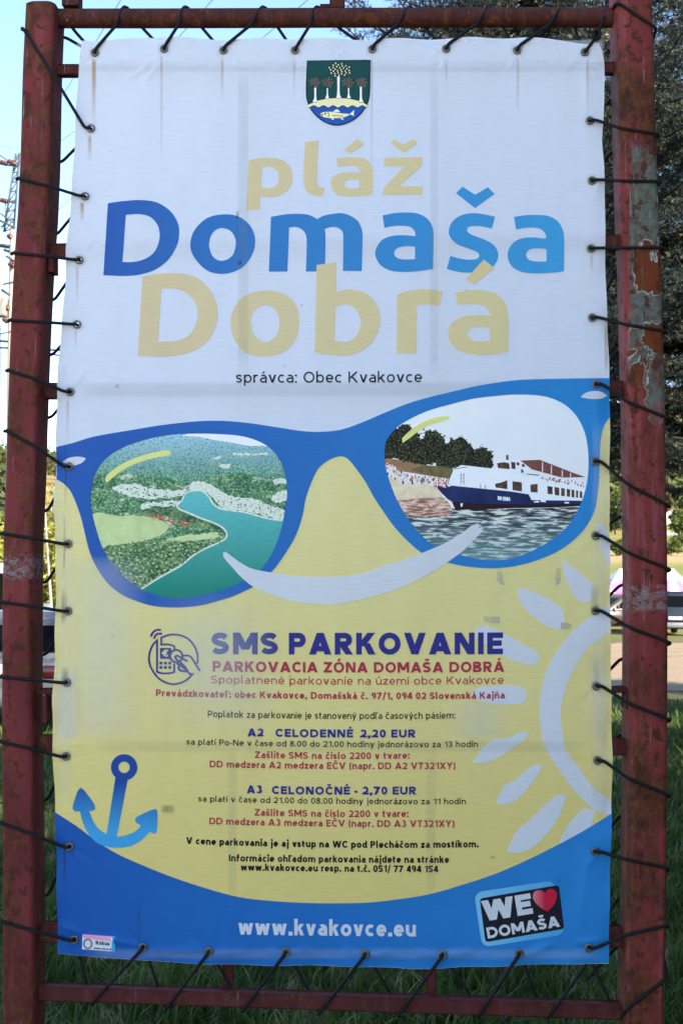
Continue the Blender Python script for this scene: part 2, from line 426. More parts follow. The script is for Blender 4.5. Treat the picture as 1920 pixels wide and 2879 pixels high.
XH = 0.74
def glyph(ch, w):
    """(advance, [strokes]); cap height 1. A stroke is ('S', centre line) or ('Q', quad)"""
    h = w / 2; st = []
    S = lambda *p: st.append(('S', list(p) if not isinstance(p[0], list) else p[0]))
    def D(x0, y0, x1, y1, k=1.0):
        hw = h * k * math.hypot(x1-x0, y1-y0) / max(abs(y1-y0), .2)
        st.append(('Q', [(x0-hw, y0), (x0+hw, y0), (x1+hw, y1), (x1-hw, y1)]))
    def spl(pts, x0, x1, y0, y1):
        S(smooth_path([(x0 + a*(x1-x0), y0 + b*(y1-y0)) for a, b in pts], False, 0.06))
    def dot(x, y, s_=1.15):
        q = h * s_; st.append(('Q', [(x-q, y-q), (x+q, y-q), (x+q, y+q), (x-q, y+q)]))
    SS = [(.96,.86),(.78,.97),(.5,1),(.2,.95),(.03,.76),(.16,.59),(.5,.5),(.84,.41),(.98,.23),(.8,.05),(.5,0),(.2,.03),(.0,.13)]
    hd = w * 0.56; X = XH
    base = {'á':('a','/'),'é':('e','/'),'í':('ı','/'),'ó':('o','/'),'ú':('u','/'),'ý':('y','/'),'č':('c','v'),'š':('s','v'),'ž':('z','v'),'ň':('n','v'),
            'ľ':('l',"'"),'Á':('A','/'),'É':('E','/'),'Ó':('O','/'),'Č':('C','v'),'Š':('S','v'),'Ž':('Z','v')}
    if ch in base:
        b, acc = base[ch]; adv, st2 = glyph(b, w); st2 = list(st2)
        top = 1.0 if b.isupper() else X; cx = adv / 2 if b != 'ı' else adv / 2 + .02
        y0 = top + .08 + h * .3; y1 = y0 + .19; k = max(.75 * w, .07)
        def dg(xa, ya, xb, yb):
            dx, dy = xb-xa, yb-ya; L = math.hypot(dx, dy); nx, ny = -dy/L*k/2, dx/L*k/2
            st2.append(('Q', [(xa+nx, ya+ny), (xa-nx, ya-ny), (xb-nx, yb-ny), (xb+nx, yb+ny)]))
        if acc == '/': dg(cx - .07, y0, cx + .10, y1)
        elif acc == 'v': dg(cx, y0 + .01, cx - .15, y1 - .02); dg(cx, y0 + .01, cx + .15, y1 - .02)
        else: dg(adv + .05, .80, adv + .09, 1.05); adv += .13
        return adv, st2
    if ch == ' ': return 0.26, st
    W = {'A':.86,'B':.70,'C':.74,'D':.80,'E':.60,'I':w,'K':.74,'L':.56,'M':.94,'N':.78,'O':.86,'P':.66,'R':.70,'S':.64,'T':.66,'U':.74,'V':.84,'W':1.22,'X':.78,'Y':.76,'Z':.66}
    if ch in W:
        Wc = W[ch] + (w - .15) * (.35 if ch != 'I' else 0)
        if ch == 'A': D(hd, 0, Wc/2, 1); D(Wc-hd, 0, Wc/2, 1); S((Wc*.22, .27), (Wc*.78, .27))
        elif ch == 'V': D(hd, 1, Wc/2, 0); D(Wc-hd, 1, Wc/2, 0)
        elif ch == 'W': D(hd, 1, Wc*.29, 0); D(Wc*.29, 0, Wc*.5, .98); D(Wc*.5, .98, Wc*.71, 0); D(Wc*.71, 0, Wc-hd, 1)
        elif ch == 'M': S((h, 0), (h, 1)); S((Wc-h, 0), (Wc-h, 1)); D(w*.55, 1, Wc/2, .22); D(Wc-w*.55, 1, Wc/2, .22)
        elif ch == 'N': S((h, 0), (h, 1)); S((Wc-h, 0), (Wc-h, 1)); D(w*.6, 1, Wc-w*.6, 0)
        elif ch == 'K': S((h, 0), (h, 1)); D(w*.8, .38, Wc-hd*1.2, 1); D(w+.16, .52, Wc-hd, 0)
        elif ch == 'X': D(hd, 0, Wc-hd, 1); D(hd, 1, Wc-hd, 0)
        elif ch == 'Y': S((Wc/2, 0), (Wc/2, .48)); D(Wc/2, .42, hd, 1); D(Wc/2, .42, Wc-hd, 1)
        elif ch == 'Z': S((.02, 1-h), (Wc, 1-h)); S((0, h), (Wc, h)); D(w*.6, h, Wc-w*.6, 1-h)
        elif ch == 'O': S(arc(Wc/2, .5, Wc/2-h, .5-h+.012, 0, 360))
        elif ch == 'C': S(arc(Wc*.56, .5, Wc*.56-h, .5-h+.012, 42, 318))
        elif ch == 'D': S((h, 0), (h, 1)); S([(h, 1-h), (Wc*.42, 1-h)] + arc(Wc*.44, .5, Wc*.56-h, .5-h, 90, -90) + [(h, h)])
        elif ch == 'P': S((h, 0), (h, 1)); S([(h, 1-h), (Wc*.55, 1-h)] + arc(Wc*.6, .67, Wc*.4-h, .33-h, 90, -90) + [(h, .34+h)])
        elif ch == 'R': S((h, 0), (h, 1)); S([(h, 1-h), (Wc*.52, 1-h)] + arc(Wc*.57, .68, Wc*.40-h, .32-h, 90, -90) + [(h, .36+h)]); D(Wc*.48, .40, Wc-hd, 0)
        elif ch == 'B': S((h, 0), (h, 1)); S([(h, 1-h)] + arc(Wc*.55, .755, Wc*.38-h, .245-h*.9, 90, -90) + [(h, .51)]); S([(h, .51)] + arc(Wc*.58, .27, Wc*.42-h, .27-h, 90, -90) + [(h, h)])
        elif ch == 'E': S((h, 0), (h, 1)); S((h, 1-h), (Wc, 1-h)); S((h, .51), (Wc*.92, .51)); S((h, h), (Wc, h))
        elif ch == 'L': S((h, 0), (h, 1)); S((h, h), (Wc, h))
        elif ch == 'T': S((Wc/2, 0), (Wc/2, 1)); S((0, 1-h), (Wc, 1-h))
        elif ch == 'I': S((h, 0), (h, 1))
        elif ch == 'U': S([(h, 1)] + arc(Wc/2, .36, Wc/2-h, .36-h, 180, 360) + [(Wc-h, 1)])
        elif ch == 'S': spl(SS, h*.6, Wc-h, h, 1-h)
        return Wc, st
    if ch.isdigit():
        Wc = .60 + (w-.15) * .35
        if ch == '0': S(arc(Wc/2, .5, Wc/2-h, .5-h+.01, 0, 360))
        elif ch == '1': Wc = .40 + w*.3; S((Wc-h, 0), (Wc-h, 1)); D(Wc-w*.6, .90, hd*.6, .74, .9)
        elif ch == '2': S(arc(Wc/2, .70, Wc/2-h, .30-h, 165, 0) + [(Wc-h, .64), (Wc*.72, .42), (h*1.1, h)]); S((0, h), (Wc, h))
        elif ch == '3': S(arc(Wc*.46, .755, Wc*.46-h, .25-h, 150, -90)); S(arc(Wc*.46, .28, Wc*.54-h, .285-h, 90, -150))
        elif ch == '4': S((Wc*.74, 0), (Wc*.74, 1)); S((0, .28), (Wc, .28)); D(hd, .3, Wc*.66, 1)
        elif ch == '5': S((Wc*.95, 1-h), (Wc*.18, 1-h), (Wc*.14, .56)); S([(Wc*.14, .58)] + arc(Wc*.42, .32, Wc*.58-h, .32-h, 95, -140))
        elif ch == '7': S((0, 1-h), (Wc, 1-h)); D(Wc*.30, 0, Wc-hd, 1-h*.6)
        elif ch == '8': S(arc(Wc/2, .76, Wc*.44-h, .245-h, 0, 360)); S(arc(Wc/2, .27, Wc*.5-h, .28-h, 0, 360))
        elif ch == '9': S(arc(Wc/2, .68, Wc*.5-h, .32-h, 0, 360)); S([(Wc-h, .66), (Wc-h, .45)] + arc(Wc*.30, .42, Wc*.70-h, .42-h, 0, -75))
        elif ch == '6': S(arc(Wc/2, .32, Wc*.5-h, .32-h, 0, 360))
        return Wc, st
    wl = {'a':.56,'b':.62,'c':.54,'d':.62,'e':.60,'f':.40,'h':.60,'i':w,'ı':w,'j':w+.06,'k':.58,'l':.24,'m':.98,'n':.60,'o':.64,'p':.62,'r':.38,'s':.48,'t':.40,'u':.60,'v':.60,'w':.90,'y':.60,'z':.50}
    if ch in wl:
        Wc = wl[ch] + (w-.15) * (.45 if ch not in 'iıj' else 0); ry = min(.34, X/2) - h
        if ch == 'o': S(arc(Wc/2, X/2, Wc/2-h, X/2-h+.012, 0, 360))
        elif ch == 'c': S(arc(Wc*.56, X/2, Wc*.56-h, X/2-h+.012, 48, 312))
        elif ch == 'e': S([(h, X*.49), (Wc-h, X*.49)] + arc(Wc/2, X/2, Wc/2-h, X/2-h+.012, 2, 318))
        elif ch == 'a': S([(Wc-h, 0), (Wc-h, X*.55)] + arc(Wc*.5, X-h-.22, Wc*.5-h, .22, 0, 128)); spl([(1,1),(.55,1.0),(.12,.82),(0,.5),(.14,.14),(.5,0),(1,.18)], h, Wc-h, h-.005, X*.56)
        elif ch == 'b': S((h, 0), (h, 1.06)); S(arc(Wc/2, X/2, Wc/2-h, X/2-h+.012, 0, 360))
        elif ch == 'd': S((Wc-h, 0), (Wc-h, 1.06)); S(arc(Wc/2, X/2, Wc/2-h, X/2-h+.012, 0, 360))
        elif ch == 'p': S((h, -.28), (h, X)); S(arc(Wc/2, X/2, Wc/2-h, X/2-h+.012, 0, 360))
        elif ch == 'f': S((.16, 0), (.16, .80), *arc(.16+.20, .84, .20, .20-h*.6, 180, 90)); S((0, X-h), (Wc-.02, X-h))
        elif ch in 'hn': S((h, 0), (h, X if ch == 'n' else 1.06)); S(arc(Wc/2, X-h-ry+.01, Wc/2-h, ry, 172, 0) + [(Wc-h, 0)])
        elif ch == 'm':
            r2 = (Wc - w) / 4; S((h, 0), (h, X)); S(arc(h+r2, X-h-ry+.01, r2, ry, 172, 0) + [(Wc/2, 0)]); S(arc(Wc-h-r2, X-h-ry+.01, r2, ry, 172, 0) + [(Wc-h, 0)])
        elif ch == 'r': S((h, 0), (h, X)); S(arc(h+.24, X-h-ry+.01, .24, ry, 170, 80))
        elif ch == 'u': S((Wc-h, 0), (Wc-h, X)); S([(h, X)] + arc(Wc/2, h+ry-.01, Wc/2-h, ry, 180, 352))
        elif ch in 'iı': S((h, 0), (h, X)); (dot(h, .97) if ch == 'i' else None)
        elif ch == 'j': S([(Wc-h, X), (Wc-h, -.08)] + arc(Wc-h-.14, -.10, .14, .14, 0, -80)); dot(Wc-h, .97)
        elif ch == 'k': S((h, 0), (h, 1.06)); D(w*.8, .30, Wc-hd*1.1, X); D(w+.12, .40, Wc-hd, 0)
        elif ch == 'l': S([(h, 1.06)] + arc(h+.14, .15, .14, .15-h*.7, 180, 262))
        elif ch == 't': S([(.15, .95)] + arc(.15+.17, .20, .17, .20-h, 180, 275)); S((0, X-h), (Wc-.03, X-h))
        elif ch == 's': spl(SS, h*.6, Wc-h, h, X-h)
        elif ch == 'v': D(hd, X, Wc/2, 0); D(Wc-hd, X, Wc/2, 0)
        elif ch == 'w': D(hd, X, Wc*.28, 0); D(Wc*.28, 0, Wc*.5, X*.96); D(Wc*.5, X*.96, Wc*.72, 0); D(Wc*.72, 0, Wc-hd, X)
        elif ch == 'y': D(hd, X, Wc/2, 0); D(Wc-hd, X, Wc*.30, -.28)
        elif ch == 'z': S((.02, X-h), (Wc, X-h)); S((0, h), (Wc, h)); D(w*.6, h, Wc-w*.6, X-h)
        return Wc, st
    if ch == '.': dot(h*1.1, h); return w*1.1, st
    if ch == ':': dot(h*1.1, h); dot(h*1.1, X-h*1.3); return w*1.1, st
    if ch == ',': dot(h*1.1, h); D(h*.4, -.16, h*1.2, 0, .7); return w*1.1, st
    if ch == '/': D(hd*.6, -.14, .36, 1.06, .8); return .40, st
    if ch == '(': S(arc(.42, .42, .42-h, .68, 128, 232)); return .28, st
    if ch == ')': S(arc(-.14, .42, .42-h, .68, 52, -52)); return .28, st
    if ch == '-': S((0, .36), (.30, .36)); return .30, st
    if ch == '€': S(arc(.42, .5, .36-h, .5-h, 45, 315)); S((0, .6), (.5, .6)); S((0, .42), (.46, .42)); return .62, st
    return 0.3, st

def text_px(name, txt, x0, x1, base, cap, sw, layer, mat, parent, gap=None, rot=None, mb=None):
    """lettering from x0 to x1 along a baseline (left, middle, right y), cap height and stroke in photo px"""
    w = sw / cap; gap = (.115 - .12 * (w - .15)) if gap is None else gap
    x = 0.0; items = []; adv_tot = 0
    for i, ch in enumerate(txt):
        adv, st = glyph(ch, w); items.append((x, st)); x += adv + gap
    tot = x - gap; sx = (x1 - x0) / tot
    bl = (base, base, base) if not hasattr(base, '__len__') else base
    mid = (x0 + x1) / 2
    def by(px):
        t = (px - x0) / (x1 - x0); a, b, c = bl
        return a * (1-t) * (1-2*t) + b * 4 * t * (1-t) + c * t * (2*t - 1)
    own = mb is None; mb = mb or MB(); k = 0
    def put(px, py, z): 
        if rot: 
            cx, cy, an = rot; dx, dy = px-cx, py-cy
            px, py = cx + dx*math.cos(an) - dy*math.sin(an), cy + dx*math.sin(an) + dy*math.cos(an)
        return Bp(px, py, z)
    for gx, st in items:
        for typ, pts in st:
            k += 1; z = layer + .18 * (k % 4)
            q = [(x0 + (gx + a) * sx, by(x0 + (gx + a) * sx) - b * cap) for a, b in pts]
            if typ == 'Q':
                mb.add([put(a, b, z) for a, b in q], [(0, 1, 2, 3)])
            else:
                L, Rr = ribbon_loops(q, sw); n = len(L)
                mb.add([put(*a, z) for a in L] + [put(*a, z) for a in Rr], [(i, i+1, n+i+1, n+i) for i in range(n-1)])
    if own:
        o = mb.build(name, mat, parent, smooth=False); return o, sx / cap
    return None, sx / cap

# ================================================================== BANNER
WHITE = (0.79, 0.80, 0.865)
c_white = cloth('banner white vinyl', WHITE, transl=0.22)
c_yellow = cloth('printed pale yellow', ink(196, 190, 150), ink(190, 181, 126), 'z', P(900,1400).z, P(900,2400).z, vary=.07)
c_sun = cloth('printed off white', (.80, .80, .82), speck=False)
c_sea = cloth('printed sea blue', ink(20, 74, 164), ink(36, 118, 202), 'x', X0, X1, vary=.06)
c_glasses = cloth('printed glasses blue', ink(34, 80, 168), ink(36, 118, 200), 'x', X0 + .2, X1 - .1)
c_title_blue = cloth('printed title blue', ink(38, 80, 166), ink(54, 138, 208), 'x', P(300,700).x, P(1560,700).x, speck=False)
c_gold = cloth('printed faded gold', ink(176, 169, 152), ink(182, 178, 149), 'x', P(380,700).x, P(1420,700).x, speck=False)
c_black = cloth('printed black', (.012, .012, .014), speck=False)
c_navy = cloth('printed navy', ink(38, 42, 128), speck=False)
c_crimson = cloth('printed crimson', ink(144, 44, 74), speck=False)
c_glint = cloth('printed glint yellow', ink(198, 200, 140), speck=False)

T = lambda o, s: (lambda *pts: [(o[0] + p[0]*s, o[1] + p[1]*s, *p[2:]) for p in pts])
banner_outline = smooth_path([(231,110,'c'),(269,113),(318,112),(380,104),(429,102),(490,103),(560,106),(673,108),(765,104),(857,105),(960,105),(1052,107),(1144,104),
    (1266,105),(1340,101),(1438,103),(1511,105),(1572,109),(1621,118),(1650,123),(1682,120,'c'),(1692,141),(1699,178),(1698,245),(1696,337),(1692,392),(1698,471),(1701,612),
    (1702,761),(1707,884),(1713,1055),(1715,1190),(1714,1400),(1715,1600),(1717,1800),(1719,2012),(1722,2137),(1719,2253),(1714,2467),(1712,2712,'c'),(1572,2712),(1450,2717),
    (1327,2721),(1235,2726),(1082,2724),(960,2719),(796,2717),(643,2714),(551,2710),(429,2703),(367,2697),(275,2691),(214,2686),(163,2680,'c'),(160,2500),(158,2385),(155,2275),
    (150,2156),(147,2097),(148,1948),(152,1873),(154,1765),(156,1620),(152,1480),(151,1398),(156,1312),(157,1190),(160,1080),(168,957),(181,822),(185,700),(190,661),(202,520),
    (211,367),(220,202),(228,130)], True, 24)
banner = fill('banner', [banner_outline], -7, c_white, None, grid=17, eyes=True, extra=crease_pts)
tag(banner, 'large white, yellow and blue vinyl beach parking banner laced into the rusty frame', 'banner')

# ---- yellow lower field
yellow = smooth_path([(159,1345,'c'),(200,1340),(600,1420),(760,1260,'c'),(930,1240),(1060,1270,'c'),(1300,1560),(1600,1520),(1660,1200,'c'),(1714,1160,'c'),
    (1714,1400,'c'),(1715,1600),(1717,1800),(1719,2012),(1721,2137),(1718,2300,'c'),(1400,2500),(960,2560),(500,2490),(158,2310,'c'),(155,2275),(150,2156),(148,2097),(149,1948),(153,1873),(154,1765),(156,1620),(153,1480),(156,1380)], True, 24)
fill('yellow_field', [yellow], -2, c_yellow, banner, grid=17, eyes=True, extra=crease_pts)

# ---- sun with petal rays
S6 = T((960,1400), .6122); S8 = T((960,2100), .6122); S5 = T((0,1400), .6122); S3 = T((0,700), .6122); S4 = T((960,700), .6122); S7 = T((0,2100), .6122)
sun_ring = S6((1236,490,'c'),(1180,525),(1120,560),(1050,620),(990,700),(945,780),(915,880),(908,960),(912,1040),(930,1143)) + \
    S8((945,20),(965,60),(1000,110),(1050,180),(1110,245),(1170,292),(1240,316,'c'),(1238,243,'c'),(1180,210),(1140,170),(1090,100),(1045,40),(1025,5)) + \
    S6((1015,1080),(1005,1000),(1015,920),(1040,840),(1080,760),(1130,690),(1190,640),(1236,600,'c'))
rays = [S6((1180,115,'c'),(1200,125),(1225,160),(1235,185,'c'),(1233,332,'c'),(1215,290),(1190,220),(1178,150)),
    S6((1013,283,'c'),(1050,310),(1100,350),(1150,395),(1162,435),(1140,475),(1110,482),(1070,455),(1040,400),(1020,340)),
    S6((805,418,'c'),(850,418),(930,455),(990,490),(1020,530),(1022,570),(1010,603,'c'),(970,600),(920,575),(850,520),(815,470)),
    S6((612,605),(640,587),(690,595),(760,630),(850,680),(900,710),(905,740),(890,765),(820,755),(740,725),(670,680),(625,640)),
    S6((590,905),(620,875),(680,865),(820,865),(848,900),(845,930),(820,945),(700,945),(620,925)),
    S6((860,1073,'c'),(820,1075),(770,1100),(700,1110),(650,1143)) + S8((620,45),(600,72,'c'),(670,70),(740,35),(790,0)) + S6((840,1110),),
    S8((923,82,'c'),(890,80),(840,110),(800,150),(750,175),(725,215),(707,263,'c'),(750,262),(800,245),(850,195),(890,140)),
    S8((1030,222,'c'),(985,222),(920,280),(850,345),(800,390),(757,480,'c'),(800,487),(870,465),(940,400),(1000,310)),
    S8((1110,280,'c'),(1060,330),(1020,390),(1008,450),(1140,400),(1146,360),(1165,290,'c'))]
fill('sun_print', [smooth_path(sun_ring, True, 10)], 2, c_sun, banner, grid=17, extra=crease_pts)
for r_ in rays:
    fill('sun_ray_print', [smooth_path(r_, True, 9)], 2, c_sun, banner, grid=17, extra=crease_pts)

# ---- sea at the bottom
sea = S7((254,300,'c'),(350,360),(450,435),(540,490),(650,540),(800,600),(950,650),(1100,690),(1250,708),(1400,717),(1568,719)) + \
    S8((120,716),(250,702),(400,678),(550,635),(700,585),(850,520),(1000,445),(1100,390),(1241,306,'c')) + \
    [(1714,2467),(1712,2710,'c'),(1572,2711),(1450,2716),(1327,2720),(1235,2725),(1082,2723),(960,2718),(796,2716),(643,2713),(551,2709),(429,2702),(367,2696),(275,2690),(214,2685),(163,2679,'c'),(160,2500),(158,2385)]
fill('sea_print', [smooth_path(sea, True, 20)], 3, c_sea, banner, grid=17, eyes=True, extra=crease_pts)

# ---- the two photographs printed in the lenses
L7 = T((130,1150), .4464); R8 = T((1060,1050), .42092)
lensL = S3((418,1143),(425,1085),(440,1030),(480,970),(540,925),(600,898),(700,868),(800,852),(900,848),(1000,850),(1100,858),(1180,880),(1240,915),(1285,970),(1308,1030),(1318,1085),(1318,1143)) + \
    S5((1308,60),(1295,130),(1270,210),(1235,280),(1190,335),(1120,380),(1040,415),(950,442),(850,458),(780,458),(700,440),(640,415),(580,370),(520,310),(475,235),(445,150),(425,70))
lensR = R8((50,560),(55,470),(80,420),(140,355),(220,305),(340,250),(480,210),(640,170),(780,152),(900,142),(1000,142),(1100,150),(1200,180),(1280,230),(1340,300),(1380,380),(1400,460),(1410,560),
    (1408,660),(1395,750),(1370,840),(1330,930),(1270,1020),(1180,1100),(1100,1150),(1000,1200),(900,1235),(800,1247),(700,1243),(600,1225),(530,1205),(460,1180),(380,1150),(310,1095),(240,1020),(180,930),(130,840),(90,740),(60,640))

def scaled(loop, k):
    a = np.array([p[:2] for p in loop]); c = a.mean(0); return [tuple(c + (p - c) * k) for p in a]
def forest_ink(name, dark, mid, light, sc_, hazy=None, zlo=0, zhi=1, pale=None):
    k = NT(name); k.set(.6, .07); p = k.pos()
    v = k.n('ShaderNodeTexVoronoi'); v.inputs['Scale'].default_value = sc_; v.inputs['Randomness'].default_value = 1.0
    k.l(k.mapped(p, (1, 1, 1.5)), v.inputs['Vector'])
    n1 = k.noise(k.mapped(p, (1, 1, 1.5)), sc_ * .16, 6, .66); n2 = k.noise(p, sc_ * .8, 3, .7)
    f = k.math('ADD', k.math('MULTIPLY', v.outputs['Distance'], .22), k.math('ADD', k.math('MULTIPLY', n1, .60), k.math('MULTIPLY', n2, .48)))
    c = k.ramp(f, [(.42, light), (.58, mid), (.74, dark), (.9, dark)])
    if pale: c = k.mix(k.maprange(k.noise(k.mapped(p, (1, 1, 2.2)), 17, 6, .68), .55, .66, 0, .85), c, pale)
    if hazy is not None: c = k.mix(k.maprange(k.sep(p)[2], zlo, zhi), c, hazy)
    k.color(c); return k.m
c_aerial = forest_ink('printed aerial forest', ink(44,84,74), ink(86,130,106), ink(142,172,140), 120, pale=ink(184,198,196))
zz = lambda y: P(520, y).z
c_hills = forest_ink('printed hazy hills', ink(56,104,108), ink(92,140,130), ink(136,176,158), 130, ink(126,166,204), zz(1345), zz(1222))
c_wood = forest_ink('printed shore wood', ink(44,76,62), ink(92,124,96), ink(156,178,142), 105)
def blotch(name, a, b, s, aniso=(1,1,1), d=5):
    k = NT(name); k.set(.6, .07); k.color(k.mix(k.maprange(k.noise(k.mapped(k.pos(), aniso), s, d, .6), .3, .7), a, b)); return k.m
c_pale = blotch('printed pale settlement', ink(146,166,160), ink(204,211,219), 130, (1,1,1.8))
c_field = blotch('printed meadow', ink(144,166,132), ink(164,184,150), 22)
c_haze = blotch('printed pale sky', ink(184,196,224), ink(200,206,222), 10)
k = NT('printed lake'); k.set(.6, .07); pp = k.pos()
k.color(k.mix(k.maprange(k.noise(k.mapped(pp, (1,1,5)), 40, 4), .3, .7, 0, .35), k.mix(k.maprange(k.sep(pp)[2], zz(1680), zz(1390)), ink(22,102,96), ink(84,160,182)), ink(26,120,116))); c_lake = k.m
c_red = blotch('printed red roofs', ink(176,44,58), ink(190,96,100), 200)

phL = fill('lake_photo_print', [smooth_path(scaled(lensL, 1.03), True, 10)], 3, c_aerial, banner)
def jag(loop, amp, step=5):
    b = resample([p[:2] for p in loop], step); rr = random.Random(len(b))
    return [(x + rr.uniform(-amp, amp), y + rr.uniform(-amp, amp)) for x, y in b]
def sub(name, loop, layer, mat, parent, st=7, rough=0): 
    l_ = smooth_path(loop, True, st)
    return fill(name, [jag(l_, rough, 4.5) if rough else l_], layer, mat, parent, grid=40)
sub('hills', L7((275,420,'c'),(350,310),(560,190),(820,140),(1200,150),(1500,280),(1530,470,'c'),(1400,440),(1200,400),(1050,430),(900,470),(780,440),(600,420),(450,400)), 4, c_hills, phL)
sub('hazy_sky', L7((850,168,'c'),(960,175),(1060,195),(1160,210),(1280,232),(1400,238),(1470,290,'c'),(1400,170,'c'),(1200,130),(950,140,'c')), 5, c_haze, phL)
for q in ([(420,490),(560,472),(680,505),(850,510),(905,490),(860,540),(700,565),(560,555),(470,530)], [(880,490),(960,455),(1040,480),(1160,545),(1300,560),(1420,610),(1500,640),(1500,690),(1400,680),(1270,645),(1130,630),(1050,560),(980,512),(920,515)],
          [(600,610),(720,585),(840,575),(870,600),(830,625),(700,640)], [(1050,310),(1100,300),(1090,318),(1060,322)], [(1085,358),(1170,344),(1160,366),(1095,372)], [(1180,282),(1390,278),(1400,288),(1200,290)], [(1415,570),(1510,515),(1510,580)], [(1430,455),(1515,445),(1512,468)]):
    sub('pale_ground', L7(*q), 5, c_pale, phL, rough=3.2)
sub('meadow', L7((285,675),(450,672),(590,672),(700,690),(775,735),(760,765),(700,805),(600,835),(500,850),(400,872),(330,885)), 5, c_field, phL, rough=1.5)
sub('meadow', L7((740,835),(850,800),(1000,785),(1080,775),(1090,800),(1000,820),(880,835),(780,845)), 5, c_field, phL, rough=2)
lake_shore = L7((590,1140,'c'),(700,1070),(780,1025),(850,985),(930,920),(1000,880),(1090,840),(1132,812),(1138,785),(1112,748),(1050,715),(980,690),(900,655),(825,615),(855,575),(880,530),(940,512),(990,520),(1030,560),(1060,605),(1110,630),(1250,650),(1400,690),(1500,702,'c'))
lake_rest = L7((1520,720,'c'),(1480,920,'c'),(1350,1080),(1150,1190),(900,1230),(740,1230),(600,1190,'c'))
lake_loop_ = smooth_path(lake_shore + lake_rest, True, 8)
sub('lake', lake_shore + lake_rest, 6, c_lake, phL)
sh = smooth_path(lake_shore, False, 6)
m_ = MB(); L_, R_ = ribbon_loops(sh, 5.0); n_ = len(L_)
m_.add([Bp(*a, 6.6) for a in L_] + [Bp(*a, 6.6) for a in R_], [(i, i+1, n_+i+1, n_+i) for i in range(n_-1)])
m_.build('shore', c_pale, phL, smooth=False)
wood = [(345,880),(500,850),(620,838),(720,830),(850,835),(960,850),(1060,835),(1120,800),(1090,845),(1000,882),(930,915),(850,980),(700,1062),(590,1138),(540,1110),(440,1030),(370,930)]
sub('shore_wood', [p for p in L7(*wood)], 6.2, c_wood, phL, rough=2.6)
sub('shore_wood', L7((600,640),(720,615),(830,620),(900,660),(980,692),(1060,720),(1105,752),(1040,750),(940,740),(860,700),(740,660),(650,665)), 6.2, c_wood, phL, rough=3)
# tree dots strewn over the pale ground and along its edges
m_ = MB(); rr = random.Random(4)
for i in range(260):
    u = rr.random()
    if u < .55: x, y = rr.uniform(400, 900), rr.gauss(545, 38)
    elif u < .85: x, y = rr.uniform(1050, 1500), 0; y = 560 + (x-1050)*.17 + rr.gauss(0, 34)
    else: x, y = rr.uniform(620, 900), rr.gauss(600, 25)
    if inside([[p[:2] for p in lake_loop_]], np.array([L7((x,y))[0][0]]), np.array([L7((x,y))[0][1]]))[0]: continue
    r_ = rr.uniform(3, 8); m_.add([Bp(a[0], a[1], 6.9) for a in L7(*[(x + r_*rr.uniform(.6,1.2)*math.cos(t*1.05), y + .7*r_*rr.uniform(.6,1.2)*math.sin(t*1.05)) for t in range(6)])], [tuple(range(6))])
m_.build('tree_dots', c_wood, phL, smooth=False)['kind'] = 'stuff'
m_ = MB()
for i in range(46):
    x = random.uniform(640, 925); y = 662 + (x-640)*.24 + random.uniform(-22, 26); s_ = random.uniform(3, 9)
    q = L7((x-s_,y),(x+s_,y-2),(x+s_,y+s_*.9),(x-s_,y+s_*.8)); m_.add([Bp(a[0], a[1], 7.2) for a in q], [(0,1,2,3)])
m_.build('red_roofs', c_red, phL, smooth=False)

phR = fill('ship_photo_print', [smooth_path(scaled(lensR, 1.03), True, 10)], 3, blotch('printed ship sky', ink(182,194,222), ink(190,200,224), 6), banner)
c_sky2 = blotch('printed blue haze', ink(166,196,226), ink(184,196,222), 12)
sub('sky_patch', R8((1180,170),(1290,215),(1360,320),(1390,400),(1330,300),(1240,250),(1190,220)), 4, c_sky2, phR)
c_ptree = forest_ink('printed dark trees', ink(14,18,20), ink(40,48,40), ink(84,88,66), 150)
trees_R = R8((40,560),(60,440),(110,375),(150,360),(200,345),(235,370),(270,385),(300,440),(320,400),(360,380),(410,400),(445,440),(455,480),(490,450),(540,428),(590,445),(625,480),(650,510),(700,500),(750,520),(768,560),(760,640),(690,650),(560,640),(520,620),(480,640),(400,620),(380,590),(330,620),(200,600),(120,570))
fill('dark_trees', [jag(smooth_path(trees_R, True, 8), 4.2, 4)], 4, c_ptree, phR, grid=40)
c_bank = blotch('printed dry bank', ink(112,86,72), ink(134,110,92), 60); c_bank2 = blotch('printed green bank', ink(70,74,56), ink(104,96,72), 80)
sub('bank', R8((40,580),(140,578),(300,610),(500,640),(500,700),(380,690),(200,660),(60,640)), 5, c_bank, phR)
sub('bank_grass', R8((230,640),(380,618),(500,640),(495,690),(380,685),(280,665)), 5.5, c_bank2, phR)
sub('beach', R8((60,690),(200,720),(400,760),(430,800),(420,850),(250,850),(120,840)), 5, blotch('printed sand', ink(196,188,178), ink(176,164,158), 50), phR)
def ripple(name, dark, mid, light, sx, zlo, zhi, tint):
    k = NT(name); k.set(.6, .07); p = k.pos()
    n1 = k.noise(k.mapped(p, (.55, 1, 3.6)), sx, 4, .55, .5); c = k.ramp(n1, [(.40, dark), (.50, mid), (.58, light), (.7, light)])
    k.color(k.mix(k.maprange(k.sep(p)[2], zlo, zhi, .55, 0), c, tint)); return k.m
zr = lambda y: P(1370, y).z
c_water = ripple('printed rippled water', ink(24,32,42), ink(76,88,102), ink(176,188,204), 40, zr(1575), zr(1440), ink(110,150,170))
c_waterb = ripple('printed brown shallows', ink(112,82,82), ink(152,126,124), ink(186,172,172), 70, zr(2000), zr(1900), ink(150,110,110))
sub('water', R8((100,850,'c'),(300,850),(520,905,'c'),(800,905),(1100,900),(1370,890,'c'),(1350,960),(1270,1060),(1100,1180),(800,1265),(540,1230),(380,1170),(240,1050),(160,930)), 5, c_water, phR)
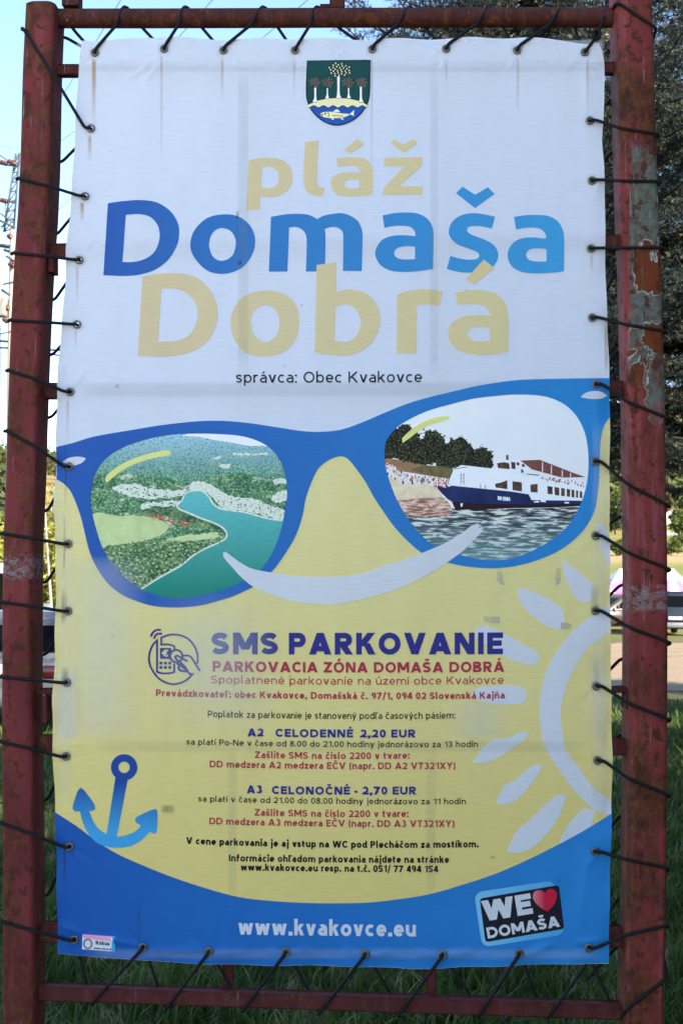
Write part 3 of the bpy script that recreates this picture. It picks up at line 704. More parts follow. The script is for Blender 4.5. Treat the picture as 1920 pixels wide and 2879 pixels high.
sub('brown_shallows', R8((105,845,'c'),(250,838),(440,830),(500,905,'c'),(480,950),(330,960),(170,930)), 5.5, c_waterb, phR)
def speckle(name, loops, n, smin, smax, tones, layer, parent, grow=0, seed=1, sizefn=None):
    """ink dots on a jittered grid, one grid per tone, so dots of a tone never overlap"""
    rr = np.random.default_rng(seed); a = np.concatenate([np.array(l_) for l_ in loops]); lo, hi = a.min(0), a.max(0)
    for ti, tone in enumerate(tones):
        cell = {}; mm = MB(); cs = smax * (2.2 if not sizefn else 3.2)
        for (x, y) in lo + (hi - lo) * rr.random((int(n / len(tones) * 2.2), 2)):
            r_ = rr.uniform(smin, smax) * (sizefn(y) if sizefn else 1); key = (int(x // cs), int(y // cs))
            if any((x-u)**2 + (y-v)**2 < (1.12*(r_ + w))**2 for i in (-1, 0, 1) for j in (-1, 0, 1) for (u, v, w) in cell.get((key[0]+i, key[1]+j), ())): continue
            if not inside(loops, np.array([x + (rr.normal(0, grow) if grow else 0)]), np.array([y + (rr.normal(0, grow) if grow else 0)]))[0]: continue
            cell.setdefault(key, []).append((x, y, r_)); a0 = rr.random() * 6.28
            mm.add([Bp(x + r_*rr.uniform(.5, 1.12)*math.cos(a0 + t*1.2566), y + .8*r_*rr.uniform(.5, 1.12)*math.sin(a0 + t*1.2566), layer + .22*ti) for t in range(5)], [tuple(range(5))])
        if mm.v: mm.build(name, tone, parent, smooth=False)['kind'] = 'stuff'
tone = lambda nm, c: plain(nm, c, .6, .07, var=.1)
tr_loop = jag(smooth_path(trees_R, True, 8), 4.2, 4)
speckle('leaf_tones', [tr_loop], 3200, 1.6, 4.6, [tone('leaf tone a', ink(20,26,26)), tone('leaf tone b', ink(48,56,44)), tone('leaf tone c', ink(78,80,58)), tone('leaf tone d', ink(30,30,30))], 4.35, phR, 3.0, 3)
gsz = lambda y: .55 + max(0, (y - 1230)) / 380
lens_in = scaled([p[:2] for p in smooth_path(lensL, True, 10)], 1.0)
speckle('crown_tones', [[p for p in lens_in]], 5200, 2.0, 4.4, [tone('crown tone a', ink(38,74,64)), tone('crown tone b', ink(96,138,108)), tone('crown tone c', ink(66,108,86)), tone('crown tone d', ink(130,164,134))], 4.3, phL, 1, 6, gsz)
speckle('crown_tones', [L7(*wood)], 1500, 3.0, 6.0, [tone('crown tone e', ink(40,66,54)), tone('crown tone f', ink(98,130,104)), tone('crown tone g', ink(78,106,82)), tone('crown tone h', ink(142,166,136))], 6.5, phL, 2, 8)
# crowd on the shore
crowd_cols = [ink(222,222,232), ink(196,196,210), ink(150,56,60), ink(52,58,84), ink(190,150,146)]
for ci, cc in enumerate(crowd_cols):
    m_ = MB()
    for i in range(120 if ci < 2 else 44):
        x = random.uniform(55, 490); y0 = 585 + min(x-55, 160)*.55 + max(0, x-215)*.11; y = y0 + random.uniform(0, 75 if x < 230 else 50)
        w_, h_ = random.uniform(3, 6), random.uniform(8, 22)
        q = R8((x-w_,y),(x+w_,y),(x+w_*.8,y+h_),(x-w_*.8,y+h_)); m_.add([Bp(a[0], a[1], 6.2 + .12*ci + .55*(i % 3)) for a in q], [(0,1,2,3)])
    m_.build('crowd', plain('printed crowd tone', cc, .6, .07), phR, smooth=False)['kind'] = 'stuff'
# ship
c_hull = blotch('printed ship navy', ink(24,32,72), ink(34,46,98), 12); c_boat = plain('printed ship white', ink(204,212,236), .6, .07, var=.04)
c_keel = plain('printed ship keel', ink(36,26,34), .6, .07); c_awn = blotch('printed awning maroon', ink(84,52,58), ink(110,72,74), 30, (1,1,9))
c_win = blotch('printed ship window', ink(40,30,34), ink(92,70,64), 60); c_line = plain('printed ship line', ink(70,74,96), .6, .07)
def poly(name, pts, layer, mat, parent=None): return fill(name, [[p[:2] for p in R8(*pts)]], layer, mat, parent or phR, grid=60)
poly('keel', [(495,850),(520,908),(700,908),(900,900),(1200,895),(1362,885),(1362,868),(1000,868),(700,868)], 6, c_keel)
poly('hull', [(385,748),(450,745),(700,770),(900,790),(1010,808),(1030,845),(1370,845),(1362,872),(1000,874),(700,872),(500,858),(470,840),(430,800)], 6.4, c_hull)
poly('superstructure', [(510,640),(560,612),(700,628),(770,636),(905,640),(970,690),(1080,690),(1395,765),(1385,838),(1365,850),(1030,846),(1012,806),(900,788),(700,768),(470,742),(490,690)], 6.8, c_boat)
poly('wheelhouse', [(790,585),(870,578),(960,585),(1022,610),(1018,650),(960,660),(905,650),(800,640)], 7.0, c_boat)
poly('awning', [(955,582),(1085,577),(1300,660),(1390,692),(1230,695),(1030,640)], 7.2, c_awn)
poly('railing', [(1090,695),(1390,735),(1390,765),(1080,700)], 7.0, c_boat)
for q in [[(800,600),(850,593),(880,600),(885,640),(805,632)],[(893,590),(922,594),(922,640),(896,636)],[(930,592),(950,598),(948,615),(930,612)],[(965,602),(985,610),(985,625),(965,622)],
          [(787,738),(830,728),(868,712),(868,773),(790,762)],[(902,720),(965,728),(965,788),(903,780)],[(1023,742),(1070,738),(1070,796),(1023,792)],[(1135,752),(1170,757),(1170,808),(1137,804)],
          [(1183,758),(1215,764),(1215,816),(1185,812)],[(1227,764),(1252,769),(1252,820),(1227,817)],[(1265,770),(1287,775),(1287,824),(1265,822)],[(1297,775),(1316,780),(1316,828),(1297,826)],[(1327,780),(1341,784),(1341,830),(1327,829)],[(1352,786),(1368,790),(1368,832),(1352,831)]]:
    poly('ship_window', q, 7.6, c_win)
for a, b, w_ in [((1103,592),(1103,655),3),((1162,615),(1162,672),3),((1235,645),(1235,690),3),((1290,665),(1290,692),3),((868,545),(868,580),7)]:
    m_ = MB(); q = R8((a[0]-w_,a[1]),(a[0]+w_,a[1]),(b[0]+w_,b[1]),(b[0]-w_,b[1])); m_.add([Bp(v[0], v[1], 8) for v in q], [(0,1,2,3)]); m_.build('awning_post', c_boat, phR, smooth=False)
for a, b, w_ in [((602,500),(572,606),2.5),((558,665),(558,742),1.8),((578,665),(578,742),1.8),((558,680),(578,680),1.5),((558,700),(578,700),1.5),((558,722),(578,722),1.5),((690,740),(690,768),2),((720,745),(720,770),2),((500,640),(600,625),2),((500,640),(470,740),2),
                 ((868,545),(868,578),8),((1090,700),(1240,725),1.6),((1000,672),(1080,680),3),((960,655),(975,650),11),((1040,852),(1060,852),3),((1210,728),(1220,705),5)]:
    d = math.hypot(b[0]-a[0], b[1]-a[1]); nx, ny = -(b[1]-a[1])/d*w_, (b[0]-a[0])/d*w_
    m_ = MB(); q = R8((a[0]-nx,a[1]-ny),(a[0]+nx,a[1]+ny),(b[0]+nx,b[1]+ny),(b[0]-nx,b[1]-ny)); m_.add([Bp(v[0], v[1], 8.2) for v in q], [(0,1,2,3)]); m_.build('ship_fitting', c_line, phR, smooth=False)
m_ = MB()
for i in range(26):
    x = random.uniform(1090, 1385); y = 690 + (x-1090)*.17 + random.uniform(-12, 14); q = R8((x-4,y),(x+3,y),(x+3,y+12),(x-4,y+12)); m_.add([Bp(v[0], v[1], 8.2) for v in q], [(0,1,2,3)])
m_.build('passengers', plain('printed passengers', ink(150,80,90), .6, .07), phR, smooth=False)
text_px('ship_name', 'BOHEMIA', R8((805,0))[0][0], R8((888,0))[0][0], (R8((0,845))[0][1], R8((0,850))[0][1], R8((0,852))[0][1]), 11, 2.6, 8.6, c_boat, phR)
for q in [[(1045,850),(1080,852),(1080,862),(1045,862)],[(1090,846),(1125,848),(1125,860),(1090,858)],[(1250,858),(1280,858),(1280,868),(1250,868)],[(555,870),(572,866),(566,892),(558,890)]]:
    poly('hull_mark', q, 8, c_boat)

# ---- sunglasses frame around them
glasses = S3((257,909,'c'),(330,892),(430,862),(600,832),(750,808),(900,792),(1000,789),(1100,795),(1200,808),(1300,824),(1400,838),(1480,840),(1568,830)) + \
    S4((100,795),(200,752),(300,712),(400,682),(500,658),(600,634),(700,616),(800,603),(900,598),(1000,596),(1100,594),(1231,592,'c'),(1233,770,'c'),(1205,810),(1190,870),(1185,950),(1182,1050)) + \
    S6((1172,0),(1160,60),(1130,120),(1080,180),(1000,240),(900,285),(800,312),(700,323),(600,318),(520,305),(440,285),(365,250),(300,195),(240,130),(190,60)) + \
    S4((150,1143),(110,1070),(60,1000),(30,965)) + S3((1568,952),(1520,965),(1470,1000),(1440,1050)) + \
    S5((1405,0),(1390,80),(1360,170),(1320,240),(1280,300),(1245,342),(1163,408),(1080,445),(980,480),(900,497),(800,503),(700,495),(600,463),(540,430),(490,385),(440,310),(410,240),(390,160),(370,80)) + \
    S3((340,1143),(320,1105),(290,1075),(257,1056,'c'))
fill('sunglasses_print', [smooth_path(glasses, True, 10), smooth_path(lensL, True, 10), smooth_path(lensR, True, 10)], 9, c_glasses, banner, eyes=True)
leafL = L7((103,332,'c'),(130,312),(180,300),(230,302),(252,312,'c'),(230,335),(190,352),(150,353))
leafR = R8((1357,157,'c'),(1390,130),(1440,117),(1500,122),(1540,145,'c'),(1500,165),(1440,170),(1380,163))
for l_ in (leafL, leafR): fill('hinge_print', [smooth_path(l_, True, 5)], 10, c_sun, banner, grid=40)
glL = L7((372,440),(390,410),(440,370),(520,325),(620,288),(700,268),(775,260),(790,275),(780,290),(700,305),(620,325),(540,355),(460,400),(410,440),(380,463))
glR = R8((165,435,'c'),(200,400),(260,350),(330,315),(400,293),(478,287),(485,298),(420,325),(340,350),(280,385),(220,430),(170,467,'c'))
for l_ in (glL, glR): fill('glint_print', [smooth_path(l_, True, 5)], 10, c_glint, banner, grid=40)
smile = S5((1025,252),(1036,247),(1060,265),(1110,300),(1160,325),(1245,342),(1350,357),(1450,362),(1568,360)) + S6((100,345),(200,310),(300,280),(400,240),(480,205),(560,155),(600,125),(625,118,'c'),(628,133,'c'),(650,150,'c'),(610,190),(560,240),(500,285),(430,330),(350,375),(250,420),(150,450),(50,475)) + \
    S5((1568,485),(1450,487),(1350,475),(1250,445),(1165,408),(1110,365),(1060,310),(1027,270))
fill('smile_print', [smooth_path(smile, True, 8)], 10, c_sun, banner)

# ---- anchor
c_anchor = cloth('printed anchor blue', ink(54,142,214), ink(24,62,150), 'z', P(330,2340).z, P(330,2200).z, speck=False)
anchor = S7((532,140,'c'),(588,150,'c'),(538,411,'c'),(580,405),(625,385),(650,360,'c'),(625,345),(623,328),(640,315),(700,288),(718,284),(724,295),(722,385),(712,399),(690,388,'c'),(670,410),(640,435),(600,455),(545,462),(500,458),(450,440),(410,400),(383,345),(370,295,'c'),(345,295),(335,282),(338,265),(360,200),(373,187),(388,198),(436,265),(440,284),(426,293),(412,292,'c'),(430,340),(455,375),(492,400,'c'))
fill('anchor_print', [smooth_path(anchor, True, 6)], 9.6, c_anchor, banner, grid=40)
fill('anchor_print', [circle(350.2,2157,37,32), circle(350.2,2157,16,24)], 9.8, c_anchor, banner, grid=40)

# ---- town crest
CR = T((820,140), .16582)
c_cgreen = plain('crest green', ink(22,60,66), .6, .07); c_cline = plain('crest line', ink(14,18,40), .6, .07); c_cwhite = plain('crest white', ink(190,198,226), .6, .07)
c_ccream = plain('crest cream', ink(188,190,166), .6, .07); c_cblue = plain('crest blue', ink(30,70,156), .6, .07)
shield = smooth_path(CR((258,178,'c'),(1335,163,'c'),(1332,450),(1328,700),(1305,860),(1240,1000),(1130,1130),(980,1230),(780,1285),(580,1240),(430,1140),(320,1010),(262,880),(241,760),(246,450)), True, 8)
crest = fill('crest_print', [shield], 9, c_cline, banner, grid=60)
def inset(loop, d):
    a = np.array(loop); c = a.mean(0); return [tuple(c + (p-c)*(1 - d/np.linalg.norm(p-c))) for p in a]
sh_in = inset(shield, 3.0)
fill('crest_field', [sh_in], 9.5, c_cgreen, crest, grid=60)
wave = [(290 + i*14.2, 965 + 18*math.cos((290+i*14.2-375)/164*2*math.pi)*-1) for i in range(70)]
low = [p for p in sh_in if p[1] > CR((0,985))[0][1]]
low.sort(key=lambda p: -p[0]); 
hillpts = smooth_path(CR((268,930),(350,895),(450,855),(600,825),(780,812),(950,822),(1100,850),(1220,890),(1285,935)), False, 8)
wv = [p for p in CR(*wave)]
fill('crest_mound', [hillpts + [p for p in reversed(wv)]], 10, c_ccream, crest, grid=60)
bot = [p for p in sh_in if p[1] > 300]; bot = sorted(bot, key=lambda p: -p[0])
botl = [p for p in sh_in if p[1] > CR((0,975))[0][1]]
# order the lower shield edge from right to left along the outline
i0 = max(range(len(botl)), key=lambda i: botl[i][0]); botl = sorted(botl, key=lambda p: math.atan2(p[1]-CR((0,975))[0][1]+1, p[0]-CR((790,0))[0][0]))
fill('crest_water', [wv + botl], 10, c_cblue, crest, grid=60)
def rib(name, pts, w_, layer, mat, parent):
    mm = MB(); L_, R_ = ribbon_loops(pts, w_); n_ = len(L_)
    mm.add([Bp(*a[:2], layer) for a in L_] + [Bp(*a[:2], layer) for a in R_], [(i, i+1, n_+i+1, n_+i) for i in range(n_-1)]); return mm.build(name, mat, parent, smooth=False)
rib('crest_wave_line', wv, 2.4, 10.6, c_cline, crest); rib('crest_mound_line', hillpts, 2.0, 10.6, c_cline, crest)
for tx, ty0, ty1, w_ in ((400,640,885,20),(605,650,825,13),(793,450,815,24),(965,645,820,13),(1172,625,885,20)):
    t_ = smooth_path(CR((tx-w_-26 if tx<700 else tx-w_-14,ty1,'c'),(tx-w_,ty1-60),(tx-w_*.8,(ty0+ty1)/2),(tx-w_*.9,ty0,'c'),(tx+w_*.9,ty0,'c'),(tx+w_*.8,(ty0+ty1)/2),(tx+w_,ty1-60),(tx+w_+26 if tx>700 else tx+w_+14,ty1,'c')), True, 5)
    fill('crest_trunk', [inset(t_, -1.2)], 10.8, c_cline, crest, grid=60); fill('crest_trunk', [t_], 11.2, c_cwhite, crest, grid=60)
ml = MB()
def leafs(cx, cy, rx, ry, n, sz, crown):
    if crown: fill('crest_foliage', [jag(smooth_path(CR(*circle(cx, cy, rx, 14, ry)), True, 5), .8, 3)], 10.9, c_cline, crest, grid=60)
    for i in range(n):
        a = i * 2.39996; q = math.sqrt((i + .5) / n); x, y = cx + rx*q*math.cos(a), cy + ry*q*math.sin(a)
        an = math.atan2(y - cy - ry*1.5, x - cx)
        if not crown:
            l_ = [(x + sz*1.35*(math.cos(t)*math.cos(an) - .62*math.sin(t)*math.sin(an)), y + sz*1.35*(math.cos(t)*math.sin(an) + .62*math.sin(t)*math.cos(an))) for t in [j*math.pi/4 for j in range(8)]]
            fill('crest_foliage', [[p[:2] for p in CR(*l_)]], 10.9, c_cline, crest, grid=60)
        l_ = [(x + sz*.85*(math.cos(t)*math.cos(an) - .55*math.sin(t)*math.sin(an)), y + sz*.85*(math.cos(t)*math.sin(an) + .55*math.sin(t)*math.cos(an))) for t in [j*math.pi/4 for j in range(8)]]
        ml.add([Bp(*p[:2], 11.5) for p in CR(*l_)], [tuple(range(8))])
leafs(810, 335, 195, 118, 30, 21, False)
for cx, rx in ((392, 92), (612, 98), (952, 98), (1190, 92)): leafs(cx, 552, rx, 82, 26, 9.5, True)
ml.build('crest_leaves', c_ccream, crest, smooth=False)['kind'] = 'stuff'
fish = smooth_path(CR((485,1085),(520,1062),(600,1050),(700,1052),(830,1075),(975,1088),(985,1100),(900,1140),(780,1158),(640,1158),(540,1140),(490,1112)), True, 5)
fill('crest_fish', [inset(fish, -1.3)], 10.8, c_cline, crest, grid=60); fill('crest_fish', [fish], 11.2, c_ccream, crest, grid=60)
for q in [[(980,1088),(1065,1018),(1050,1070),(1058,1120),(1000,1100)],[(705,1048),(740,1015),(780,1008),(825,1058)],[(660,1150),(700,1150),(718,1190),(680,1178)],[(815,1160),(870,1158),(882,1195)]]:
    fill('crest_fin', [CR(*q)], 11.5, c_cwhite, crest, grid=60)
rib('crest_fish_line', smooth_path(CR((612,1055),(632,1090),(620,1140)), False, 4), 1.6, 11.8, c_cline, crest)
rib('crest_fish_line', CR((690,1112),(870,1125)), 1.6, 11.8, c_cline, crest)
fill('crest_fish_eye', [CR(*circle(570,1082,16,12))], 11.8, c_cline, crest, grid=60)
fill('crest_fish_eye', [CR(*circle(515,1102,20,10,12))], 11.8, c_cline, crest, grid=60)

# ---- big title lettering, traced
PL = T((660,370), .35714); DL = T((270,540), .4273); DR = T((930,500), .44005); DB = T((370,720), .69515)
N1 = T((0,0), 1.0)
c = 'c'
title1 = [
 [PL((112,225,c),(180,212),(270,205),(350,215),(420,255),(452,330),(450,400),(420,455),(360,498),(280,515),(200,505,c),(197,617,c),(92,613,c)), PL((216,278,c),(265,272),(320,290),(347,345),(340,400),(310,438),(260,447),(205,436,c))],
 [PL((553,82,c),(605,74),(658,68,c),(646,395),(655,430),(705,442,c),(688,508,c),(620,502),(565,470),(541,400))],
 [PL((797,213,c),(850,202),(930,200),(1000,205),(1050,230),(1080,285),(1086,340),(1082,495,c),(1000,505),(900,510),(820,500),(770,460),(755,410),(770,360),(820,328),(890,318),(988,322,c),(985,300),(960,275),(910,266),(860,268),(808,277,c)), PL((980,378,c),(920,374),(875,385),(862,412),(880,437),(920,445),(978,443,c))],
 [PL((865,140,c),(963,55,c),(1018,95,c),(908,172,c))],
 [PL((1172,205,c),(1475,198,c),(1473,262,c),(1290,430,c),(1475,430,c),(1473,495,c),(1160,497,c),(1175,440,c),(1335,268,c),(1172,270,c))],
 [PL((1225,85,c),(1255,60,c),(1327,100,c),(1403,55,c),(1435,92,c),(1327,163,c))]]
title2 = [
 [DL((80,73,c),(180,60),(290,53),(400,68),(490,125),(540,205),(548,275),(535,345),(480,440),(400,505),(300,540),(200,551),(100,549),(50,545,c)), DL((198,150,c),(290,145),(360,165),(405,215),(420,275),(410,345),(375,405),(310,445),(240,460),(175,460,c))],
 [DL((835,147),(930,158),(1005,210),(1045,290),(1042,370),(1005,450),(940,510),(840,538),(740,520),(665,455),(625,380),(627,305),(660,235),(735,170)), DL((835,237),(885,255),(915,300),(920,345),(905,405),(870,440),(820,452),(775,430),(748,375),(745,335),(760,280),(795,245))],
 [N1((762,609.7,c),(800,603),(838,601),(868,604),(892,615.6,c),(911,606),(940,600.5),(958,599),(983,605.6),(1007,623),(1018,650),(1019,672),(1017,762,c),(964,762,c),(965,667),(963,652),(950,640),(930,638),(913,644,c),(915,664),(913.5,763.5,c),(860,763.5,c),(862,672),(857.5,655),(845,642.5),(830,638),(813,639.6,c),(808,763.5,c),(756,763.5,c))],
 [DR((330,240,c),(400,226),(480,221),(560,230),(620,265),(650,320),(655,390),(652,582,c),(570,595),(480,601),(390,595),(320,560),(285,500),(290,450),(330,395),(400,370),(470,367),(540,373,c),(537,345),(510,315),(460,306),(400,308),(342,319,c)), DR((537,440,c),(480,436),(425,448),(403,480),(420,510),(465,521),(537,520,c))],
 [DR((1047,248,c),(960,230),(900,226),(830,240),(775,280),(752,340),(765,385),(810,425),(880,452),(935,475),(948,500),(930,518),(880,523),(820,515),(762,500,c),(740,582,c),(800,598),(870,606),(950,600),(1020,580),(1060,530),(1066,480),(1040,430),(980,395),(910,368),(872,345),(872,320),(900,308),(960,310),(1028,324,c))],
 [DR((798,97,c),(841,56,c),(920,108,c),(1002,60,c),(1045,103,c),(920,193,c))],
 [DR((1168,250,c),(1230,240),(1300,237),(1390,245),(1450,280),(1482,340),(1488,400),(1487,597,c),(1400,607),(1300,610),(1210,598),(1150,560),(1128,500),(1140,445),(1185,400),(1260,381),(1373,388,c),(1370,360),(1340,328),(1290,318),(1240,320),(1182,330,c)), DR((1376,455,c),(1310,449),(1262,462),(1245,492),(1262,522),(1310,534),(1376,534,c))]]
title3 = [
 [DB((45,82,c),(100,72),(180,69),(260,85),(320,140),(348,215),(342,280),(300,350),(230,390),(140,406),(25,402,c)), DB((121,132,c),(170,130),(225,150),(262,200),(266,245),(245,305),(195,338),(108,346,c))],
 [DB((545,138),(620,155),(665,200),(678,260),(665,330),(620,385),(545,405),(470,395),(420,345),(401,275),(412,215),(455,162)), DB((545,198),(580,215),(598,260),(590,310),(565,340),(535,346),(500,325),(482,275),(490,230),(515,205))],
 [DB((748,36,c),(828,25,c),(827,145,c),(880,135),(950,152),(995,205),(1006,265),(985,330),(935,380),(870,402),(800,400),(740,388,c)), DB((825,205,c),(870,195),(910,220),(926,270),(910,320),(875,345),(821,343,c))],
 [DB((1073,155,c),(1130,138),(1190,134),(1257,143,c),(1246,202,c),(1200,195),(1153,198,c),(1150,395,c),(1070,394,c))],
 [DB((1308,148,c),(1370,138),(1420,138),(1475,155),(1510,195),(1523,250),(1522,387,c),(1470,397),(1400,400),(1330,385),(1290,350),(1278,310),(1295,270),(1340,245),(1400,238),(1448,242,c),(1440,215),(1415,198),(1370,193),(1318,198,c)), DB((1447,290,c),(1400,285),(1365,295),(1357,315),(1370,337),(1400,345),(1447,343,c))],
 [DB((1351,92,c),(1424,14,c),(1466,48,c),(1383,115,c))]]
for tname, glyphs, lay, mat in (('gold_lettering', title1, 2, c_gold), ('blue_lettering', title2, 2, c_title_blue), ('gold_lettering', title3, 3, c_gold)):
    for lps in glyphs: fill(tname, [smooth_path(l_, True, 5) for l_ in lps], lay, mat, banner)

# ---- small lettering
tx = lambda *a, **kw: text_px('lettering', *a, 11, kw.pop('mat', c_black), banner, **kw)
LINES = [
 ('správca: Obec Kvakovce', 664, 1186, (1076,1076,1075), 30.5, 4.0, c_black),
 ('SMS', 596, 784, 1839.5, 61, 15.5, c_navy), ('PARKOVANIE', 811, 1413, (1840,1840,1839), 61, 15.5, c_navy),
 ('PARKOVACIA ZÓNA DOMAŠA DOBRÁ', 598, 1417, (1888,1891,1889), 29.5, 6.6, c_crimson),
 ('Spoplatnené parkovanie na území obce Kvakovce', 594, 1415, (1921,1925,1922), 22, 3.0, c_crimson),
 ('Prevádzkovateľ: obec Kvakovce, Domašská č. 97/1, 094 02 Slovenská Kajňa', 439, 1418, (1957,1965,1964), 19, 4.4, c_crimson),
 ('Poplatok za parkovanie je stanovený podľa časových pásiem:', 585, 1279, (2016,2021,2020), 18.5, 2.8, c_black),
 ('A2', 696, 741, 2070.5, 22.5, 6.0, c_navy), ('CELODENNÉ', 774, 993, (2071,2073,2073), 22.5, 6.0, c_navy), ('2,20 EUR', 1012, 1168, 2073.5, 22.5, 6.0, c_navy),
 ('sa platí Po-Ne v čase od 8.00 do 21.00 hodiny jednorázovo za 13 hodín', 525, 1343, (2093,2100,2100), 16.5, 2.7, c_black),
 ('Zašlite SMS na číslo 2200 v tvare:', 717, 1151, (2131,2134,2133), 19, 4.0, c_crimson),
 ('DD medzera A2 medzera EČV (napr. DD A2 VT321XY)', 590, 1280, (2157,2162,2162), 19, 4.0, c_crimson),
 ('A3', 694, 738, 2230.5, 22.5, 6.0, c_navy), ('CELONOČNÉ', 764, 984, (2232,2234,2234), 22.5, 6.0, c_navy), ('- 2,70 EUR', 996, 1170, 2234, 22.5, 6.0, c_navy),
 ('sa platí v čase od 21.00 do 08.00 hodiny jednorázovo za 11 hodín', 558, 1309, (2253,2260,2261), 16.5, 2.7, c_black),
 ('Zašlite SMS na číslo 2200 v tvare:', 716, 1148, (2293,2297,2297), 19, 4.0, c_crimson),
 ('DD medzera A3 medzera EČV (napr. DD A3 VT321XY)', 589, 1277, (2317,2324,2325), 19, 4.0, c_crimson),
 ('V cene parkovania je aj vstup na WC pod Plecháčom za mostíkom.', 524, 1345, (2372,2383,2382), 19, 4.8, c_black),
 ('Informácie ohľadom parkovania nájdete na stránke', 644, 1262, (2421,2425,2426), 19, 4.5, c_black),
 ('www.kvakovce.eu resp. na t.č. 051/ 77 494 154', 677, 1231, (2447,2451,2453), 19, 4.5, c_black),
 ('www.kvakovce.eu', 670, 1169, (2627,2631,2633), 44, 9.5, c_sun)]
for s_, x0, x1, b_, cap, sw, mt in LINES:
    if cap < 28: sw *= .92
    o, k_ = text_px('lettering', s_, x0, x1, b_, cap, sw, 11, mt, banner)
    print('TEXT %.2f %s' % (k_, s_[:24]))

# ---- SMS phone icon
IC = T((400,1740), .12755)
def icon(pts, w_=42, sm=True, lay=11):
    rib('phone_icon', smooth_path(IC(*pts), False, 4) if sm else [p[:2] for p in IC(*pts)], w_ * .12755, lay, c_navy, banner)
icon([(1215,1000),(1228,900),(1215,760),(1150,600),(1050,470),(900,380),(700,343),(560,362),(425,415,c),(425,568,c),(560,562),(640,575),(715,608,c),(715,680,c)])
icon([(1105,1225,c),(1020,1310),(900,1390),(710,1438),(530,1405),(370,1310),(240,1150),(165,980),(155,830),(190,680),(260,545),(330,475,c),(330,1165,c),(420,1195),(540,1200),(640,1190),(708,1170,c),(708,985,c)], lay=11.3)
icon([(193,390),(240,300),(320,245),(420,243)], 44, lay=11.2); icon([(265,440),(300,360),(360,325),(440,328)], 44, lay=11.2)
icon(circle(755,820,137,24, 137) + [(892,820)], 44, False, 11.4)
icon([(900,815),(1000,805),(1060,825),(1120,900),(1275,1150)], 42, lay=11.5)
icon([(1005,930),(900,880),(820,830),(760,810),(730,840),(780,910),(900,1010),(970,1090),(1010,1160),(1060,1215),(1140,1215)], 44, lay=11.6)
icon([(1010,1160),(900,1150),(820,1120),(800,1070),(820,1010),(760,985)], 46, lay=11.7); icon([(830,1010),(900,1070),(980,1120)], 46, lay=11.8)
fill('phone_icon', [[p[:2] for p in IC(*[(395,640),(640,640),(650,690),(620,760),(610,820),(630,880),(400,880)])]], 11, c_navy, banner, grid=60)
for gx in (418, 516, 614):
    for gy in (975, 1070): fill('phone_icon', [[p[:2] for p in IC((gx-32,gy-32),(gx+32,gy-32),(gx+32,gy+32),(gx-32,gy+32))]], 11.2, c_navy, banner, grid=60)
text_px('phone_icon', '€', IC((440,0))[0][0], IC((575,0))[0][0], IC((0,832))[0][1], 20, 4.2, 11.8, c_yellow, banner)

# ---- WE (heart) DOMASA sticker
K7 = T((1300,2450), .26786)
def rrect(q, r_):
    out = []
    for i in range(4):
        p, a, b = np.array(q[i], float), np.array(q[i-1], float), np.array(q[(i+1) % 4], float)
        u, v = (a-p)/np.linalg.norm(a-p), (b-p)/np.linalg.norm(b-p)
        for t in np.linspace(0, 1, 6): out.append(tuple(p + u*r_*(1-t)**2 + v*r_*t**2))
    return out
c_lblue = cloth('printed light blue', ink(104,172,226), ink(60,146,216), 'x', P(1340,2600).x, P(1600,2600).x, speck=False)
fill('sticker_border', [rrect([p[:2] for p in K7((120,222),(960,92),(1070,660),(205,798))], 26)], 5, c_lblue, banner, grid=40)
badge = fill('sticker_print', [rrect([p[:2] for p in K7((178,285),(1008,140),(1064,600),(240,744))], 10)], 6, cloth('printed charcoal', ink(22,26,40), speck=False), banner, grid=40)
an = math.atan2(-70, 422)
A_, B_ = K7((320,515))[0], K7((740,445))[0]
text_px('sticker_lettering', 'WE', K7((222,0))[0][0] , K7((222,0))[0][0] + 141, K7((0,520))[0][1], 58, 15.5, 8, c_sun, badge, gap=.03, rot=(*K7((262,520))[0], an))
text_px('sticker_lettering', 'DOMAŠA', K7((262,0))[0][0], K7((262,0))[0][0] + 207, K7((0,706))[0][1], 31, 7.4, 8, c_sun, badge, gap=.04, rot=(*K7((262,706))[0], math.atan2(-130,760)))
heart = smooth_path(K7((885,420,c),(800,365),(745,300),(735,250),(755,210),(800,195),(840,205),(868,225,c),(885,195),(930,182),(970,200),(988,245),(975,310),(940,370)), True, 4)
c_heart = cloth('printed heart red', ink(214,110,130), ink(172,28,62), 'x', P(1500,2530).x, P(1530,2530).x, speck=False)
fill('heart_print', [heart], 8, c_heart, badge, grid=40)

# ---- printer's label in the lower corner
Q = lambda u, v: (234 + u*92 + v*0 - v*2, 2625 + u*7 + v*43)
lbl = fill('maker_label', [[Q(0,.0),Q(1,.0),Q(1,1),Q(0,1)]], 5, plain('label white', (.74,.74,.78), .6, .07), banner, grid=40)
fill('label_band', [[Q(.0,.0),Q(.9,.0),Q(.9,.26),Q(.02,.26)]], 7, plain('label pink', ink(214,130,180), .6, .07), lbl, grid=40)
fill('label_band', [[Q(.9,.0),Q(1,.0),Q(1,1),Q(.9,1)]], 8, plain('label cyan', ink(40,140,205), .6, .07), lbl, grid=40)
rib('label_seal', [Q(.17 + .12*math.cos(t/16*2*math.pi), .62 + .30*math.sin(t/16*2*math.pi)) for t in range(17)], 5, 9, plain('label grey', (.2,.2,.24), .6, .07), lbl)
text_px('label_lettering', 'Rokus', Q(.40,0)[0], Q(.82,0)[0], (Q(.4,.62)[1],Q(.6,.62)[1],Q(.82,.62)[1]), 10.5, 2.4, 10, c_black, lbl)
